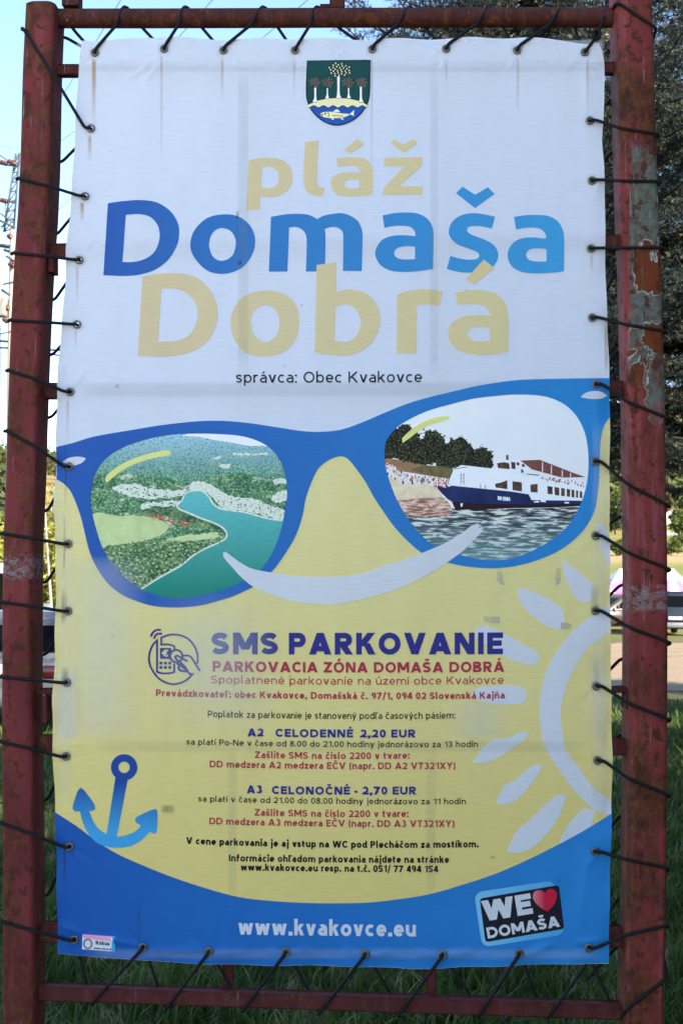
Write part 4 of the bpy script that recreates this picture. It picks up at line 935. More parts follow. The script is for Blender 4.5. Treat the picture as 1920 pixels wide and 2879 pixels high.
text_px('label_lettering', 'www.rokus.sk', Q(.34,0)[0], Q(.88,0)[0], (Q(.34,.93)[1],Q(.6,.93)[1],Q(.88,.93)[1]), 6, 1.4, 10, c_black, lbl)

# ---- wear and painted bar shade: hem, bar marks, bleach, rust runs, dirt, tape
def soft_patch(sf, x0, y0, x1, y1, layer, ex, ey, nx=8, ny=10, fn=None, skew=0):
    """one soft-edged mark on the cloth: grid in px; fade falls to 0 over ex, ey at the edges"""
    V, A = [], []
    for j in range(ny + 1):
        for i in range(nx + 1):
            u, v = i/nx, j/ny; u = u*u*(3-2*u); v = v*v*(3-2*v)
            x, y = x0 + (x1-x0)*u + skew*v, y0 + (y1-y0)*v
            f = min(1, min(u, 1-u)*(x1-x0)/max(ex, 1e-3)) * min(1, min(v, 1-v)*(y1-y0)/max(ey, 1e-3))
            if fn: f *= fn(u, v)
            V.append(Bp(x, y, layer)[:]); A.append(f)
    n = nx + 1
    F = [(j*n+i, j*n+i+1, (j+1)*n+i+1, (j+1)*n+i) for j in range(ny) for i in range(nx)]
    o = np_mesh(sf.name, np.array(V), np.array(F), sf.mat, banner, True)
    at = o.data.attributes.new('fade', 'FLOAT', 'POINT'); at.data.foreach_set('value', np.array(A, np.float32))
class Soft:
    def __init__(s, name, mat): s.name, s.mat = name, mat
def newf(name, mat): return Soft(name, mat)
f_ = newf('hem', soft_decal('hem pale band', (.86,.86,.87), .30, .2, (4,1,4))); soft_patch(f_, 214, 108, 1699, 182, 1.2, 6, 4, 40, 8)  # paler band of the doubled hem
f_ = newf('hem', soft_decal('side hem pale band', (.86,.87,.90), .13, .3, (6,1,3)))
soft_patch(f_, 1660, 1180, 1712, 2290, 13.0, 10, 60, 6, 60); soft_patch(f_, 160, 1400, 205, 2280, 13.0, 8, 60, 6, 50); soft_patch(f_, 230, 2664, 1700, 2700, 13.0, 60, 12, 70, 6)
f_ = newf('bar_shade_marks', soft_decal('bar shade and press mark', (.36,.36,.26), .11, .35, (8,1,20)))  # bar silhouettes through the cloth painted in, along with press marks
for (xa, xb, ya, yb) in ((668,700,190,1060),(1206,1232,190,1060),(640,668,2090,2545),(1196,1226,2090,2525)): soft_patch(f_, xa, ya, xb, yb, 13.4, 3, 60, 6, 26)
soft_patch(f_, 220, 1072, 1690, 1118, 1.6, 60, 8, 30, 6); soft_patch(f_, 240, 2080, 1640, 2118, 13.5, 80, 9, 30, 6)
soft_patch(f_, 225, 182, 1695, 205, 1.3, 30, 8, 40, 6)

f_ = newf('bleached_patch', soft_decal('bleached vinyl', (.78,.80,.82), .30, .4, (6,1,6)))
soft_patch(f_, 158, 1560, 420, 2085, 13.2, 110, 40, 12, 16); soft_patch(f_, 152, 1880, 224, 2085, 13.3, 14, 18, 8, 12)
soft_patch(f_, 1640, 1830, 1716, 2085, 13.2, 40, 40); soft_patch(f_, 420, 1660, 800, 2070, 13.1, 160, 120, 12, 12); soft_patch(f_, 1250, 1960, 1440, 2085, 13.1, 80, 20)

f_ = newf('rust_stain', soft_decal('rust run', (.52,.27,.07), 1.0, .35, (30,1,9)))
def drip(x, y, ln, w_, s_=1.0, dx=0): soft_patch(f_, x-w_, y, x+w_, y+ln, 1.9, w_*.9, 10, 6, 12, lambda u, v: s_*(1-v)**1.1, dx)
for (x, y, ln, w_, s_) in ((265,165,190,8,1.0),(455,155,330,5,.40),(625,160,120,6,.6),(827,160,120,5,.4),(1045,160,420,4,.35),(1255,160,90,4,.45),(1455,160,170,5,.5),(1650,165,180,5,.4),(253,378,80,7,.8),(231,566,60,7,1.0),(217,745,120,5,.4),(213,925,60,4,.4),(190,1120,130,6,.35),(1662,712,60,5,.5)):
    drip(x, y, ln, w_, s_)
soft_patch(f_, 1697, 890, 1711, 1050, 1.9, 5, 40, 6, 10, lambda u, v: .5)

f_ = newf('grime', soft_decal('grime', (.05,.05,.035), .62, .6, (40,1,26)))
for (x, y, ln, w_, s_) in ((185,1235,200,4,.5),(181,1440,190,4,.6),(178,1650,110,8,.7),(186,1660,90,5,.5),(183,1870,60,14,.6),(1672,1640,90,16,.35),(1674,1850,80,14,.3),(182,2350,140,6,.7),(392,2520,140,6,.4)):
    soft_patch(f_, x-w_, y, x+w_, y+ln, 13.6, w_*.9, ln*.3, 6, 10, lambda u, v: s_)
for (x, y, rx, ry, s_) in ((473,2274,22,14,.7),(668,605,5,12,.9),(675,738,6,7,1.0),(668,640,2,40,.4),(800,1030,5,5,.4),(1384,2410,10,6,.4),(816,1902,5,5,.6),(330,1086,6,6,.6),(1570,2475,8,6,.3)):
    soft_patch(f_, x-rx, y-ry, x+rx, y+ry, 13.7, rx*.6, ry*.6, 6, 6, lambda u, v: s_)
for (ex, ey) in EYES: soft_patch(f_, ex-20, ey-20, ex+20, ey+20, 13.65, 16, 16, 8, 8, lambda u, v: .5)

c_tape = NT('old sticky tape'); c_tape.set(.35,.5); c_tape.color(c_tape.mix(c_tape.noise(c_tape.pos(), 60, 3), (.60,.58,.34), (.46,.44,.28))); c_tape.b.inputs['Alpha'].default_value = .35; c_tape = c_tape.m
c_tape2 = plain('dirty tape end', (.42,.40,.29), .4, .5)
for q, q2 in (([(1396,1603),(1410,1606),(1414,1640),(1396,1632)],[(1396,1622),(1412,1628),(1417,1645),(1404,1641)]),([(1562,1600),(1576,1598),(1574,1634),(1558,1630)],[(1562,1628),(1572,1624),(1572,1640),(1562,1646)]),
              ([(1359,1733),(1384,1734),(1384,1752),(1359,1748)],[(1383,1733),(1404,1735),(1402,1753),(1382,1751)]),([(1588,1750),(1606,1754),(1602,1770),(1586,1766)],[(1576,1750),(1596,1752),(1594,1770),(1574,1766)])):
    o = fill('tape', [q], 14, c_tape, banner, grid=60); fill('tape_end', [q2], 14.6, c_tape2, o, grid=60)

# ---- brass eyelets
c_eye = NT('aged eyelet'); c_eye.set(.45, .5, .85); c_eye.color(c_eye.mix(c_eye.noise(c_eye.pos(), 90, 3), (.10,.09,.075), (.26,.23,.18))); c_eye = c_eye.m
for (ex, ey) in EYES:
    m_ = MB(); rings = []
    cpt = Bp(ex, ey, 15)
    for rr, dy in ((.0064, .001), (.0068, -.0022), (.0092, -.0030), (.0118, -.0018), (.0122, .001)):
        rings.append([(cpt.x + rr*math.cos(t*math.pi/10), cpt.y + dy, cpt.z + rr*math.sin(t*math.pi/10)) for t in range(20)])
    m_.loft(rings, cap=False); m_.build('eyelet', c_eye, banner)

# ================================================================== RUSTY FRAME
def rusty(name, paint=(.235,.050,.042), pink=(.42,.13,.13), patch=None, band=None, worn=.5, facex=None, dark=None, low=None):
    """old red paint over steel: rust pits, runs, chalky scratches; patch = (z lo, z hi) of flaked grey-green undercoat"""
    k = NT(name); k.set(.70, .16); p = k.pos(); z = k.sep(p)[2]
    n_big = k.noise(k.mapped(p, (1, 1, .45)), 6, 5, .62); n_fine = k.noise(k.mapped(p, (1, 1, .7)), 46, 6, .72)
    n_v = k.noise(k.mapped(p, (26, 26, 1.6)), 1.0, 4, .6)
    c = k.mix(k.maprange(n_big, .35, .7), paint, tuple(v * .55 for v in paint))
    c = k.mix(k.maprange(n_v, .52, .74, 0, .55), c, pink)
    rust = k.mix(k.maprange(n_fine, .35, .65), (.020,.009,.006), (.150,.046,.017))
    n_mid = k.noise(k.mapped(p, (1, 1, .6)), 15, 7, .74, .3)
    rm = k.math('ADD', k.math('MULTIPLY', n_fine, .34), k.math('ADD', k.math('MULTIPLY', n_mid, .52), k.math('MULTIPLY', n_big, .24)))
    if dark:
        zn = k.math('ADD', z, k.math('MULTIPLY', k.math('SUBTRACT', n_big, .5), .35))
        dk = k.math('MULTIPLY', k.maprange(zn, dark[0] - .12, dark[0] + .05), k.maprange(zn, dark[1] - .05, dark[1] + .08, 1, 0))
        rm = k.math('ADD', rm, k.math('MULTIPLY', dk, dark[2]))
    if low is not None: rm = k.math('ADD', rm, k.maprange(z, low + .25, low - .25, 0, .06))
    rm_m = k.maprange(rm, .60 - .05*worn, .68 - .04*worn)
    dec = None
    if patch:
        edge = k.math('ADD', z, k.math('MULTIPLY', k.math('SUBTRACT', n_big, .5), .5))
        pm = k.math('MULTIPLY', k.maprange(edge, patch[0], patch[0] + .05), k.maprange(edge, patch[1] - .05, patch[1], 1, 0))
        if facex is not None: pm = k.math('MULTIPLY', pm, k.maprange(k.math('ADD', k.sep(p)[0], k.math('MULTIPLY', k.math('SUBTRACT', n_v, .5), .05)), facex, facex + .008))
        n_p = k.noise(k.mapped(p, (1, 1, .75), (3, 1, 7)), 9, 4, .55, .3); n_q = k.noise(p, 60, 4, .7)
        green = k.mix(k.maprange(n_q, .4, .7), (.125,.140,.118), (.08,.066,.04))
        orange = k.mix(n_q, (.07,.017,.006), (.22,.046,.011))
        chip = k.maprange(n_p, .515, .53); under = k.mix(chip, green, orange)
        lip = k.math('MULTIPLY', k.maprange(n_p, .500, .510), k.maprange(n_p, .517, .52, 1, 0))
        under = k.mix(k.math('MULTIPLY', lip, .7), under, (.5,.5,.42))
        c = k.mix(pm, c, under); dec = k.math('MULTIPLY', pm, chip)
    c = k.mix(rm_m, c, rust)
    n_pit = k.noise(k.mapped(p, (1, 1, .75)), 33, 5, .62, .2); n_pm = k.noise(p, 7, 3)
    pm2 = k.maprange(k.math('ADD', n_pit, k.math('MULTIPLY', n_pm, .22)), .678, .72)
    c = k.mix(k.math('MULTIPLY', pm2, .9), c, k.mix(n_fine, (.030,.010,.006), (.10,.032,.012)))
    if band:
        n_s = k.noise(k.mapped(p, (1, 1, 1.5)), 52, 6, .75); zb_n = k.math('ADD', z, k.math('MULTIPLY', k.math('SUBTRACT', n_mid, .5), .06))
        bm_ = k.math('MULTIPLY', k.maprange(zb_n, band[0], band[0] + .014), k.maprange(zb_n, band[1] - .014, band[1], 1, 0))
        c = k.mix(k.math('MULTIPLY', bm_, k.maprange(n_s, .44, .58, 0, .85)), c, (.22,.185,.175))
    sc_n = k.noise(k.mapped(p, (120, 120, 5)), 1.0, 4, .7); n_sp = k.noise(p, 3.2, 2)
    c = k.mix(k.math('MULTIPLY', k.maprange(sc_n, .63, .70), k.maprange(n_sp, .5, .62, 0, .6)), c, (.42,.36,.36))
    k.color(c)
    h = k.math('SUBTRACT', k.math('MULTIPLY', n_fine, .5), k.math('MULTIPLY', rm_m, .25))
    h = k.math('SUBTRACT', h, k.math('MULTIPLY', pm2, .4))
    if dec: h = k.math('SUBTRACT', h, k.math('MULTIPLY', dec, .7))
    k.bump(h, .55, .004); return k.m

YF, DEP = -0.030, 0.120
LPOST = [(70,8),(61,184),(55,428),(46,612),(38,700),(27,914),(21,1080),(17,1220),(12,1400),(7,1480),(4,1706),(2,2012),(3,2200),(5,2450),(4,2879)]
RPOST = [(1835,0),(1839,92),(1846,367),(1854,612),(1859,700),(1866,945),(1872,1129),(1875,1400),(1878,1522),(1879,1767),(1878,2100),(1876,2250),(1875,2529),(1866,2879)]
def sect(xl, xr, y0, y1, z, r_=.016):
    out = []
    for cx, cy, a0 in ((xr-r_, y1-r_, 0), (xl+r_, y1-r_, 90), (xl+r_, y0+r_, 180), (xr-r_, y0+r_, 270)):
        for i in range(5): a = R(a0 + i*22.5); out.append((cx + r_*math.cos(a), cy + r_*math.sin(a), z))
    return out
def edge_at(tab, z, Y):
    """x of a traced post edge at height z on plane Y"""
    q = sorted((P(px, py, Y).z, P(px, py, Y).x) for px, py in tab)
    zs = [a for a, b in q]; xs = [b for a, b in q]
    if z < zs[0]: return xs[0] + (z - zs[0]) * 0.004 * (1 if xs[0] < 0 else -1)
    return float(np.interp(z, zs, xs))
frame = empty('sign_frame', (0, 0, 0)); tag(frame, 'rusty red welded steel frame with two tall posts carrying the laced banner', 'sign frame')
zb = lambda y: P(1800, y, YF).z
m_rL = rusty('rusty maroon post', paint=(.185,.030,.031), pink=(.30,.078,.085), band=(P(60,1632,YF).z, P(60,1555,YF).z), worn=1.15, dark=(P(60,900,YF).z, 9, .05))
m_rR = rusty('flaking red post', paint=(.250,.040,.038), pink=(.40,.13,.14), patch=(zb(1140), zb(385)), band=(zb(1722), zb(1640)), worn=.95, facex=P(1772,900,YF).x - .004, dark=(zb(395), zb(175), .12), low=zb(1950))
m_rail = rusty('rusty rail', paint=(.075,.020,.017), pink=(.12,.045,.04), worn=1.3)
m_bar = rusty('dark rusty bar', paint=(.10,.021,.020), pink=(.15,.045,.05), worn=.9)
for side, tab, mat, ztop in ((-1, LPOST, m_rL, P(110, 6, YF).z), (1, RPOST, m_rR, P(1790, -60, YF).z)):
    rings = []; nz = 46
    for i in range(nz + 1):
        z = -0.25 + (ztop + .25) * i / nz
        e = edge_at(tab, z, YF)
        xl, xr = (e, e + .088 + .002*math.sin(z*3)) if side < 0 else (e - .104, e)
        if i == nz and side < 0: pass
        rings.append(sect(xl, xr, YF, YF + DEP, z))
    m_ = MB(); m_.loft(rings)
    if side < 0:
        xl, xr = edge_at(tab, ztop, YF), edge_at(tab, ztop, YF) + .088
        m_.loft([sect(xl, xr, YF, YF+DEP, ztop + .0005), sect(xl+.006, xr-.006, YF+.006, YF+DEP-.006, ztop + .007, .02), sect(xl+.03, xr-.03, YF+.03, YF+DEP-.03, ztop + .010, .01)])
    o = m_.build('post', mat, frame, auto=40)
    o['label'] = 'maroon painted post speckled with rust' if side < 0 else 'post with grey-green undercoat and orange rust under flaking red paint'
def bar(name, a, b, hh, dd, mat, bev=.003, yawless=True):
    """rectangular steel bar between two points, height hh, depth dd"""
    a, b = Vector(a), Vector(b); t = (b-a).normalized(); w = Vector((0,1,0)); u = t.cross(w).normalized(); w = u.cross(t)
    m_ = MB(); prof = []
    for sx_, sy_ in ((1,1),(-1,1),(-1,-1),(1,-1)):
        for q in ((bev,0),(0,bev)) if sx_*sy_ > 0 else ((0,bev),(bev,0)):
            prof.append((sx_*(hh/2 - q[0]), sy_*(dd/2 - q[1])))
    n = 14; rings = []
    for i in range(n+1):
        c_ = a + (b-a)*(i/n); rings.append([c_ + u*x + w*y for x, y in prof])
    m_.loft(rings); return m_.build(name, mat, frame, auto=35)
YR = .035
m_ = MB(); tr = [(P(px, py, YR)) for px, py in ((168,52),(400,52),(700,51),(960,50),(1250,50),(1500,49),(1742,50))]
m_.tube(tr, .0275, 20); m_.build('top_rail', m_rail, frame, auto=40)
bar('top_stub', P(204, 24, YR), P(204, -60, YR), .05, .05, m_rail)
bar('top_stub', P(948, 26, YR), P(948, -60, YR), .044, .03, m_rail); bar('weld_plate', P(900, 20, YR+.01), P(950, 19, YR+.01), .012, .02, m_rail)
def leg(px0, py0, px1, py1, hh, dd, Y, name, mat=m_bar): return bar(name, P(px0, py0, Y), P(px1, py1, Y), hh, dd, mat)
leg(140, 200, 1745, 194, .032, .03, .040, 'crossbar'); leg(120, 707, 1765, 682, .040, .03, .040, 'crossbar')
leg(110, 1100, 1772, 1095, .046, .03, .040, 'crossbar'); leg(100, 2088, 1775, 2099, .046, .03, .036, 'crossbar'); leg(100, 2619, 1772, 2631, .054, .03, .036, 'crossbar')
for (a, b) in (((684, 205), (640, 2806)), ((1218, 200), (1210, 2820))): leg(*a, *b, .030, .022, .062, 'upright')
leg(98, 2786, 1762, 2840, .042, .04, .028, 'bottom_rail', m_bar)
for x0, x1, y in ((100, 240, 1944), (1690, 1775, 1940)): leg(x0, y, x1, y - 4, .016, .05, .03, 'bracket')
for (x0, x1, y0, y1) in ((122, 140, 1955, 2030), (1752, 1772, 1945, 1990), (142, 158, 720, 770), (1748, 1760, 700, 745)): 
    o = bar('gusset', P((x0+x1)/2, y0, .02), P((x0+x1)/2, y1, .02), .018 if x0 < 900 else .02, .05, m_bar)
m_ = MB()
for (bx, by) in ((158, 1108), (1740, 1085), (1740, 1108), (1690, 1092)):
    c_ = P(bx, by, .022); m_.tube([c_, c_ + Vector((0, -.006, 0))], .006, 6)
    m_.build('bolt', m_rail, frame, auto=40); m_ = MB()

# ---- black elastic lacing cord
m_cord = NT('black elastic cord'); m_cord.set(.75, .25)
kp = m_cord.pos(); m_cord.color(m_cord.mix(m_cord.noise(kp, 300, 2), (.004,.004,.005), (.012,.012,.012))); m_cord.bump(m_cord.noise(kp, 420, 2), .4, .002); m_cord = m_cord.m
CRD = .0046
def fine(pts, step=.012):
    """soften the polyline's corners and follow it in short steps"""
    pts = [Vector(p) for p in pts]; q = [pts[0]]
    for i in range(1, len(pts)-1):
        a, b, d = pts[i-1], pts[i], pts[i+1]; ra = min(.010, (b-a).length*.4); rb = min(.010, (d-b).length*.4)
        p0 = b + (a-b).normalized()*ra; p2 = b + (d-b).normalized()*rb
        for t in (0, .33, .66, 1): q.append(p0*(1-t)**2 + b*2*t*(1-t) + p2*t*t)
    q.append(pts[-1]); out = [q[0]]
    for p in q[1:]:
        if (p - out[-1]).length > .0006: out.append(p)
    return out
def hole(e, dx=0.0, dy=0.0, back=False):
    p = Bp(e[0] + dx, e[1] + dy, 0); p.y += .014 if back else -.007; return p
def post_edge(tab, y, Y, inner, side):
    z = P(20 if side < 0 else 1860, y, YF).z; e = edge_at(tab, z, YF)
    x = e if not inner else (e + .088 if side < 0 else e - .104)
    return x, z
def cord(name, pts, label):
    m_ = MB(); m_.tube(fine(pts), CRD, 8); o = m_.build(name, m_cord); tag(o, label, 'cord'); return o
OUT_L = [80, 502, 712, 901, 1041, 1211, 1500, 1692, 1903, 2085, 2313, 2590]
pts = []
for i, e in enumerate(EYE_L):
    xo, zo = post_edge(LPOST, OUT_L[i], YF, False, -1); y_in = OUT_L[i] + (e[1]-OUT_L[i])*.45
    xi, zi = post_edge(LPOST, y_in, YF, True, -1)
    prev = EYE_L[i-1] if i else EYE_T[0]
    seg = [hole(e, 0, 0, True), hole(e, -1), hole(e, -16), (xi + .002, YF - CRD*1.05, zi), (xo - .001, YF - CRD*1.05, zo), (xo - CRD*1.1, YF + .004, zo - .002)]
    zb1 = P(20, OUT_L[i] + (prev[1]-OUT_L[i])*.14, .09).z; zb2 = P(150, OUT_L[i] + (prev[1]-OUT_L[i])*.36, .09).z
    back = [(xo - CRD, YF + DEP + .002, zb1), (xi + .004, YF + DEP + CRD, zb2), hole(prev, 2, 0, True)]
    pts = list(reversed(seg + back)) + pts if False else pts + ([] if not pts else []) + [None] + seg + back
runs = []; cur = []
for p in pts:
    if p is None:
        if cur: runs.append(cur)
        cur = []
    else: cur.append(p)
runs.append(cur)
def lacing(name, runs, label):
    """one cord: its runs chained end to end through the eyelets"""
    order = []
    for r_ in runs: order.append(r_)
    m_ = MB()
    for r_ in order: m_.tube(fine(r_), CRD, 8)
    o = m_.build(name, m_cord); tag(o, label, 'cord', 'lacing cords around the banner'); return o
lacing('lacing_cord', runs, 'black cord lacing the left edge of the banner round the maroon post')
OUT_R = [378, 511, 697, 931, 1175, 1420, 1600, 1806, 2022, 2234, 2439, 2600]
runs = []
xo, zo = post_edge(RPOST, 78, YF, False, 1); xi, zi = post_edge(RPOST, 20, YF, True, 1)
runs.append([P(1722, 30, .02), (xi - .004, YF - .002, P(1800, 12, YF).z), (xi + .006, YF - CRD*1.05, P(1800, 11, YF).z), (xo + .001, YF - CRD*1.05, zo), (xo + CRD*1.1, YF + .004, zo - .004), (xo + CRD, YF + DEP, zo - .05), (xi - .004, YF + DEP + CRD, P(1735, 290, .09).z), hole(EYE_R[0], -2, 0, True)])
for i, e in enumerate(EYE_R):
    xo, zo = post_edge(RPOST, OUT_R[i], YF, False, 1); y_in = OUT_R[i] + (e[1]-OUT_R[i])*.45
    xi, zi = post_edge(RPOST, y_in, YF, True, 1)
    nxt = EYE_R[i+1] if i < 11 else (1655, 2760)
    seg = [hole(e, 0, 0, True), hole(e, 1), hole(e, 16), (xi - .002, YF - CRD*1.05, zi), (xo + .001, YF - CRD*1.05, zo), (xo + CRD*1.1, YF + .004, zo - .003)]
    zb1 = P(1880, OUT_R[i] + (nxt[1]-OUT_R[i])*.12, .09).z; zb2 = P(1750, OUT_R[i] + (nxt[1]-OUT_R[i])*.40, .09).z
    back = [(xo + CRD, YF + DEP + .002, zb1), (xi - .004, YF + DEP + CRD, zb2), hole(nxt, -2, 0, True)]
    runs.append(seg + back)
xo, zo = post_edge(RPOST, 2752, YF, False, 1); xi, zi = post_edge(RPOST, 2852, YF, True, 1)
runs.append([(xo + CRD, YF + .05, P(1870, 2690, YF).z), (xo + CRD*1.1, YF + .004, zo + .01), (xo, YF - CRD*1.05, zo), (xi, YF - CRD*1.05, P(1790, 2838, YF).z), P(1750, 2862, .0), P(1735, 2862, .05), hole((1655, 2690), 0, 0, True)])
lacing('lacing_cord', runs, 'black cord lacing the right edge of the banner round the flaking post')
runs = []; OUT_T = [350, 520, 738, 890, 1150, 1375, 1580, 1690]
for i, e in enumerate(EYE_T):
    ox = OUT_T[i]; nxt = EYE_T[i+1] if i < 7 else None
    if i == 7:
        runs.append([hole(e, 0, 0, True), hole(e, 1, -1), hole(e, 8, -10), P(1672, 108, .0), P(1690, 70, .004), P(1704, 26, .02), P(1706, 18, .035), P(1706, 30, .07)]); continue
    seg = [hole(e, 0, 0, True), hole(e, 1, -1), hole(e, 7, -12), P(e[0] + (ox-e[0])*.72, e[1] + (24-e[1])*.62, YR - .033), P(ox - 8, 27, YR - .022), P(ox, 18, YR), P(ox + 12, 24, YR + .028), P(ox + 26, 52, YR + .034), hole(nxt, -1, 0, True)]
    runs.append(seg)
runs.append([P(190, 60, YR + .03), P(215, 92, YR + .02), hole(EYE_T[0], 0, 0, True)])
lacing('lacing_cord', runs, 'black cord lacing the top edge of the banner over the round top rail')
m_ = MB(); kc = P(1675, 100, -.002)
for a in (0, 1): m_.tube([kc + Vector((.010*math.cos(t*.7 + a), -.004 + .006*math.sin(t*1.4), .013*math.sin(t*.7 + a))) for t in range(10)], CRD, 8)
tag(m_.build('cord_knot', m_cord), 'black knot in the cord by the top corner beside the flaking post', 'knot')
runs = []; OUT_B = [(262,2822),(468,2838),(683,2842),(898,2850),(1122,2855),(1345,2858)]
for i, e in enumerate(EYE_B):
    ox, oy = OUT_B[i]; prev = EYE_B[i-1] if i else EYE_L[11]
    runs.append([hole(e, 0, 0, True), hole(e, -1, 1), hole(e, -7, 10), P(ox + 6, oy - 10, .002), P(ox, oy, .006), P(ox - 4, oy + 3, .028), P(ox - 6, oy - 16, .056), P(ox + (prev[0]-ox)*.25, 2795, .054), hole(prev, 1, 2, True)])
runs.append([hole((1655, 2690), 0, 0, True), P(1640, 2722, .004), P(1546, 2852, .002), P(1538, 2864, .02), P(1536, 2846, .056), P(1505, 2800, .052), hole(EYE_B[5], 2, 2, True)])
lacing('lacing_cord', runs, 'black cord lacing the blue bottom edge of the banner to the low rail')

# ================================================================== GROUND AND HILLS
def terrain_z(x, y):
    """flat lot, then the valley side rising behind the tents"""
    y = np.asarray(y, float); x = np.asarray(x, float)
    z = np.interp(y, [-60, 66, 140, 495, 780, 1140, 1500], [0, 0, .6, 27.0, 92, 178, 200])
    lft = np.clip((-x - 5) / 60, 0, 1)
    zl = np.interp(y, [-60, 40, 120, 300, 700, 1500], [0, 0, 2.0, 16, 74, 110])
    z = z * (1 - lft) + zl * lft
    return z + np.where(y > 70, 1.2 * np.sin(x * .05 + y * .021) * np.clip((y - 70) / 200, 0, 1), 0)
def sheet(name, x0, x1, y0, y1, nx, ny, mat, dz=0.0, ys=None):
    xs = np.linspace(x0, x1, nx + 1); ys = np.linspace(y0, y1, ny + 1) if ys is None else np.array(ys, float); ny = len(ys) - 1
    Xg, Yg = np.meshgrid(xs, ys); Z = terrain_z(Xg, Yg) + dz
    f = [(j*(nx+1)+i, j*(nx+1)+i+1, (j+1)*(nx+1)+i+1, (j+1)*(nx+1)+i) for j in range(ny) for i in range(nx)]
    o = np_mesh(name, np.stack([Xg, Yg, Z], -1).reshape(-1, 3), np.array(f), mat, None, True); return tag(o, kind='structure')
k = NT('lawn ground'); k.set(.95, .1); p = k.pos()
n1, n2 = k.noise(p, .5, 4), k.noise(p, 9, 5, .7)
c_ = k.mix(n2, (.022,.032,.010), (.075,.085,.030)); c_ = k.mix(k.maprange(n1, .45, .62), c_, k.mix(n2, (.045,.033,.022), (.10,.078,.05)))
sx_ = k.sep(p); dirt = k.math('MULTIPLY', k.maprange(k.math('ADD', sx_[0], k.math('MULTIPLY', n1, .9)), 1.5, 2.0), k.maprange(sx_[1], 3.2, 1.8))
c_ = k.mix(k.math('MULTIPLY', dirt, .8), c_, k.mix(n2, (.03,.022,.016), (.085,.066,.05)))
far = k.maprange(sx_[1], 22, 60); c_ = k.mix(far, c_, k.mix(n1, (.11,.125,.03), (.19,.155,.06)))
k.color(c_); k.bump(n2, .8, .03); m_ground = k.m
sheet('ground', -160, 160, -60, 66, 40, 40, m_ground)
k = NT('sunny valley side'); k.set(.95, .1); p = k.pos(); sx_ = k.sep(p)
n1, n2 = k.noise(p, .035, 4), k.noise(p, .5, 5, .65)
c_ = k.mix(n2, (.075,.092,.018), (.17,.17,.045)); c_ = k.mix(k.maprange(n1, .42, .60), c_, k.mix(n2, (.19,.115,.05), (.27,.18,.09)))
tan = k.math('MULTIPLY', k.maprange(k.math('ADD', sx_[1], k.math('MULTIPLY', n1, 30)), 225, 250), k.maprange(k.math('ADD', sx_[1], k.math('MULTIPLY', n1, 30)), 390, 415, 1, 0))
c_ = k.mix(k.math('MULTIPLY', tan, .8), c_, k.mix(n2, (.24,.15,.075), (.32,.22,.12))); k.color(c_); m_hill = k.m
sheet('hillside', -620, 620, 66, 1500, 70, 110, m_hill)
k = NT('pale gravel'); k.set(.95, .15); p = k.pos(); n1, n2 = k.noise(p, .7, 5, .65), k.noise(p, 28, 4, .7)
c_ = k.mix(n2, (.175,.125,.083), (.26,.195,.135)); c_ = k.mix(k.maprange(n1, .54, .64, 0, .8), c_, (.13,.12,.045))
k.color(c_); k.bump(n2, .6, .03); m_gravel = k.m
# gravel lot with ragged edge
gpts = []
for i in range(72):
    t = i / 72 * 2 * math.pi; r_ = 1 + .05*math.sin(5*t) + .03*math.sin(13*t + 1) + .02*math.sin(29*t)
    gpts.append((13 + 12.4*math.cos(t)*r_, 24.5 + 10.5*math.sin(t)*r_, .004))
m_ = MB(); m_.add([(13, 24.5, .004)] + gpts, [(0, i + 1, (i + 1) % 72 + 1) for i in range(72)]); tag(m_.build('gravel_lot', m_gravel), kind='structure')
m_ = MB(); m_.add([(-60, -40, .004), (60, -40, .004), (60, -4.4, .004), (-60, -4.4, .004)], [(0, 1, 2, 3)]); tag(m_.build('road', plain('pale bounce sheet', (.50,.47,.43), .95, .1, var=.15)), kind='structure')  # unseen pale sheet added behind the camera to bounce sunlight onto the banner
# path cut across the far slope
yy_ = 302.0; m_ = MB(); xs_ = np.linspace(20, 200, 60); zq = lambda x, y: float(terrain_z(x, y))
m_.add([(x, yy_ - 2.2, zq(x, yy_ - 2.2) + .25) for x in xs_] + [(x, yy_ + 2.2, zq(x, yy_ + 2.2) + .25) for x in xs_], [(i, i+1, 61+i, 60+i) for i in range(59)])
tag(m_.build('path', plain('pale dirt path', (.40,.32,.23), .95, .1)), kind='structure')

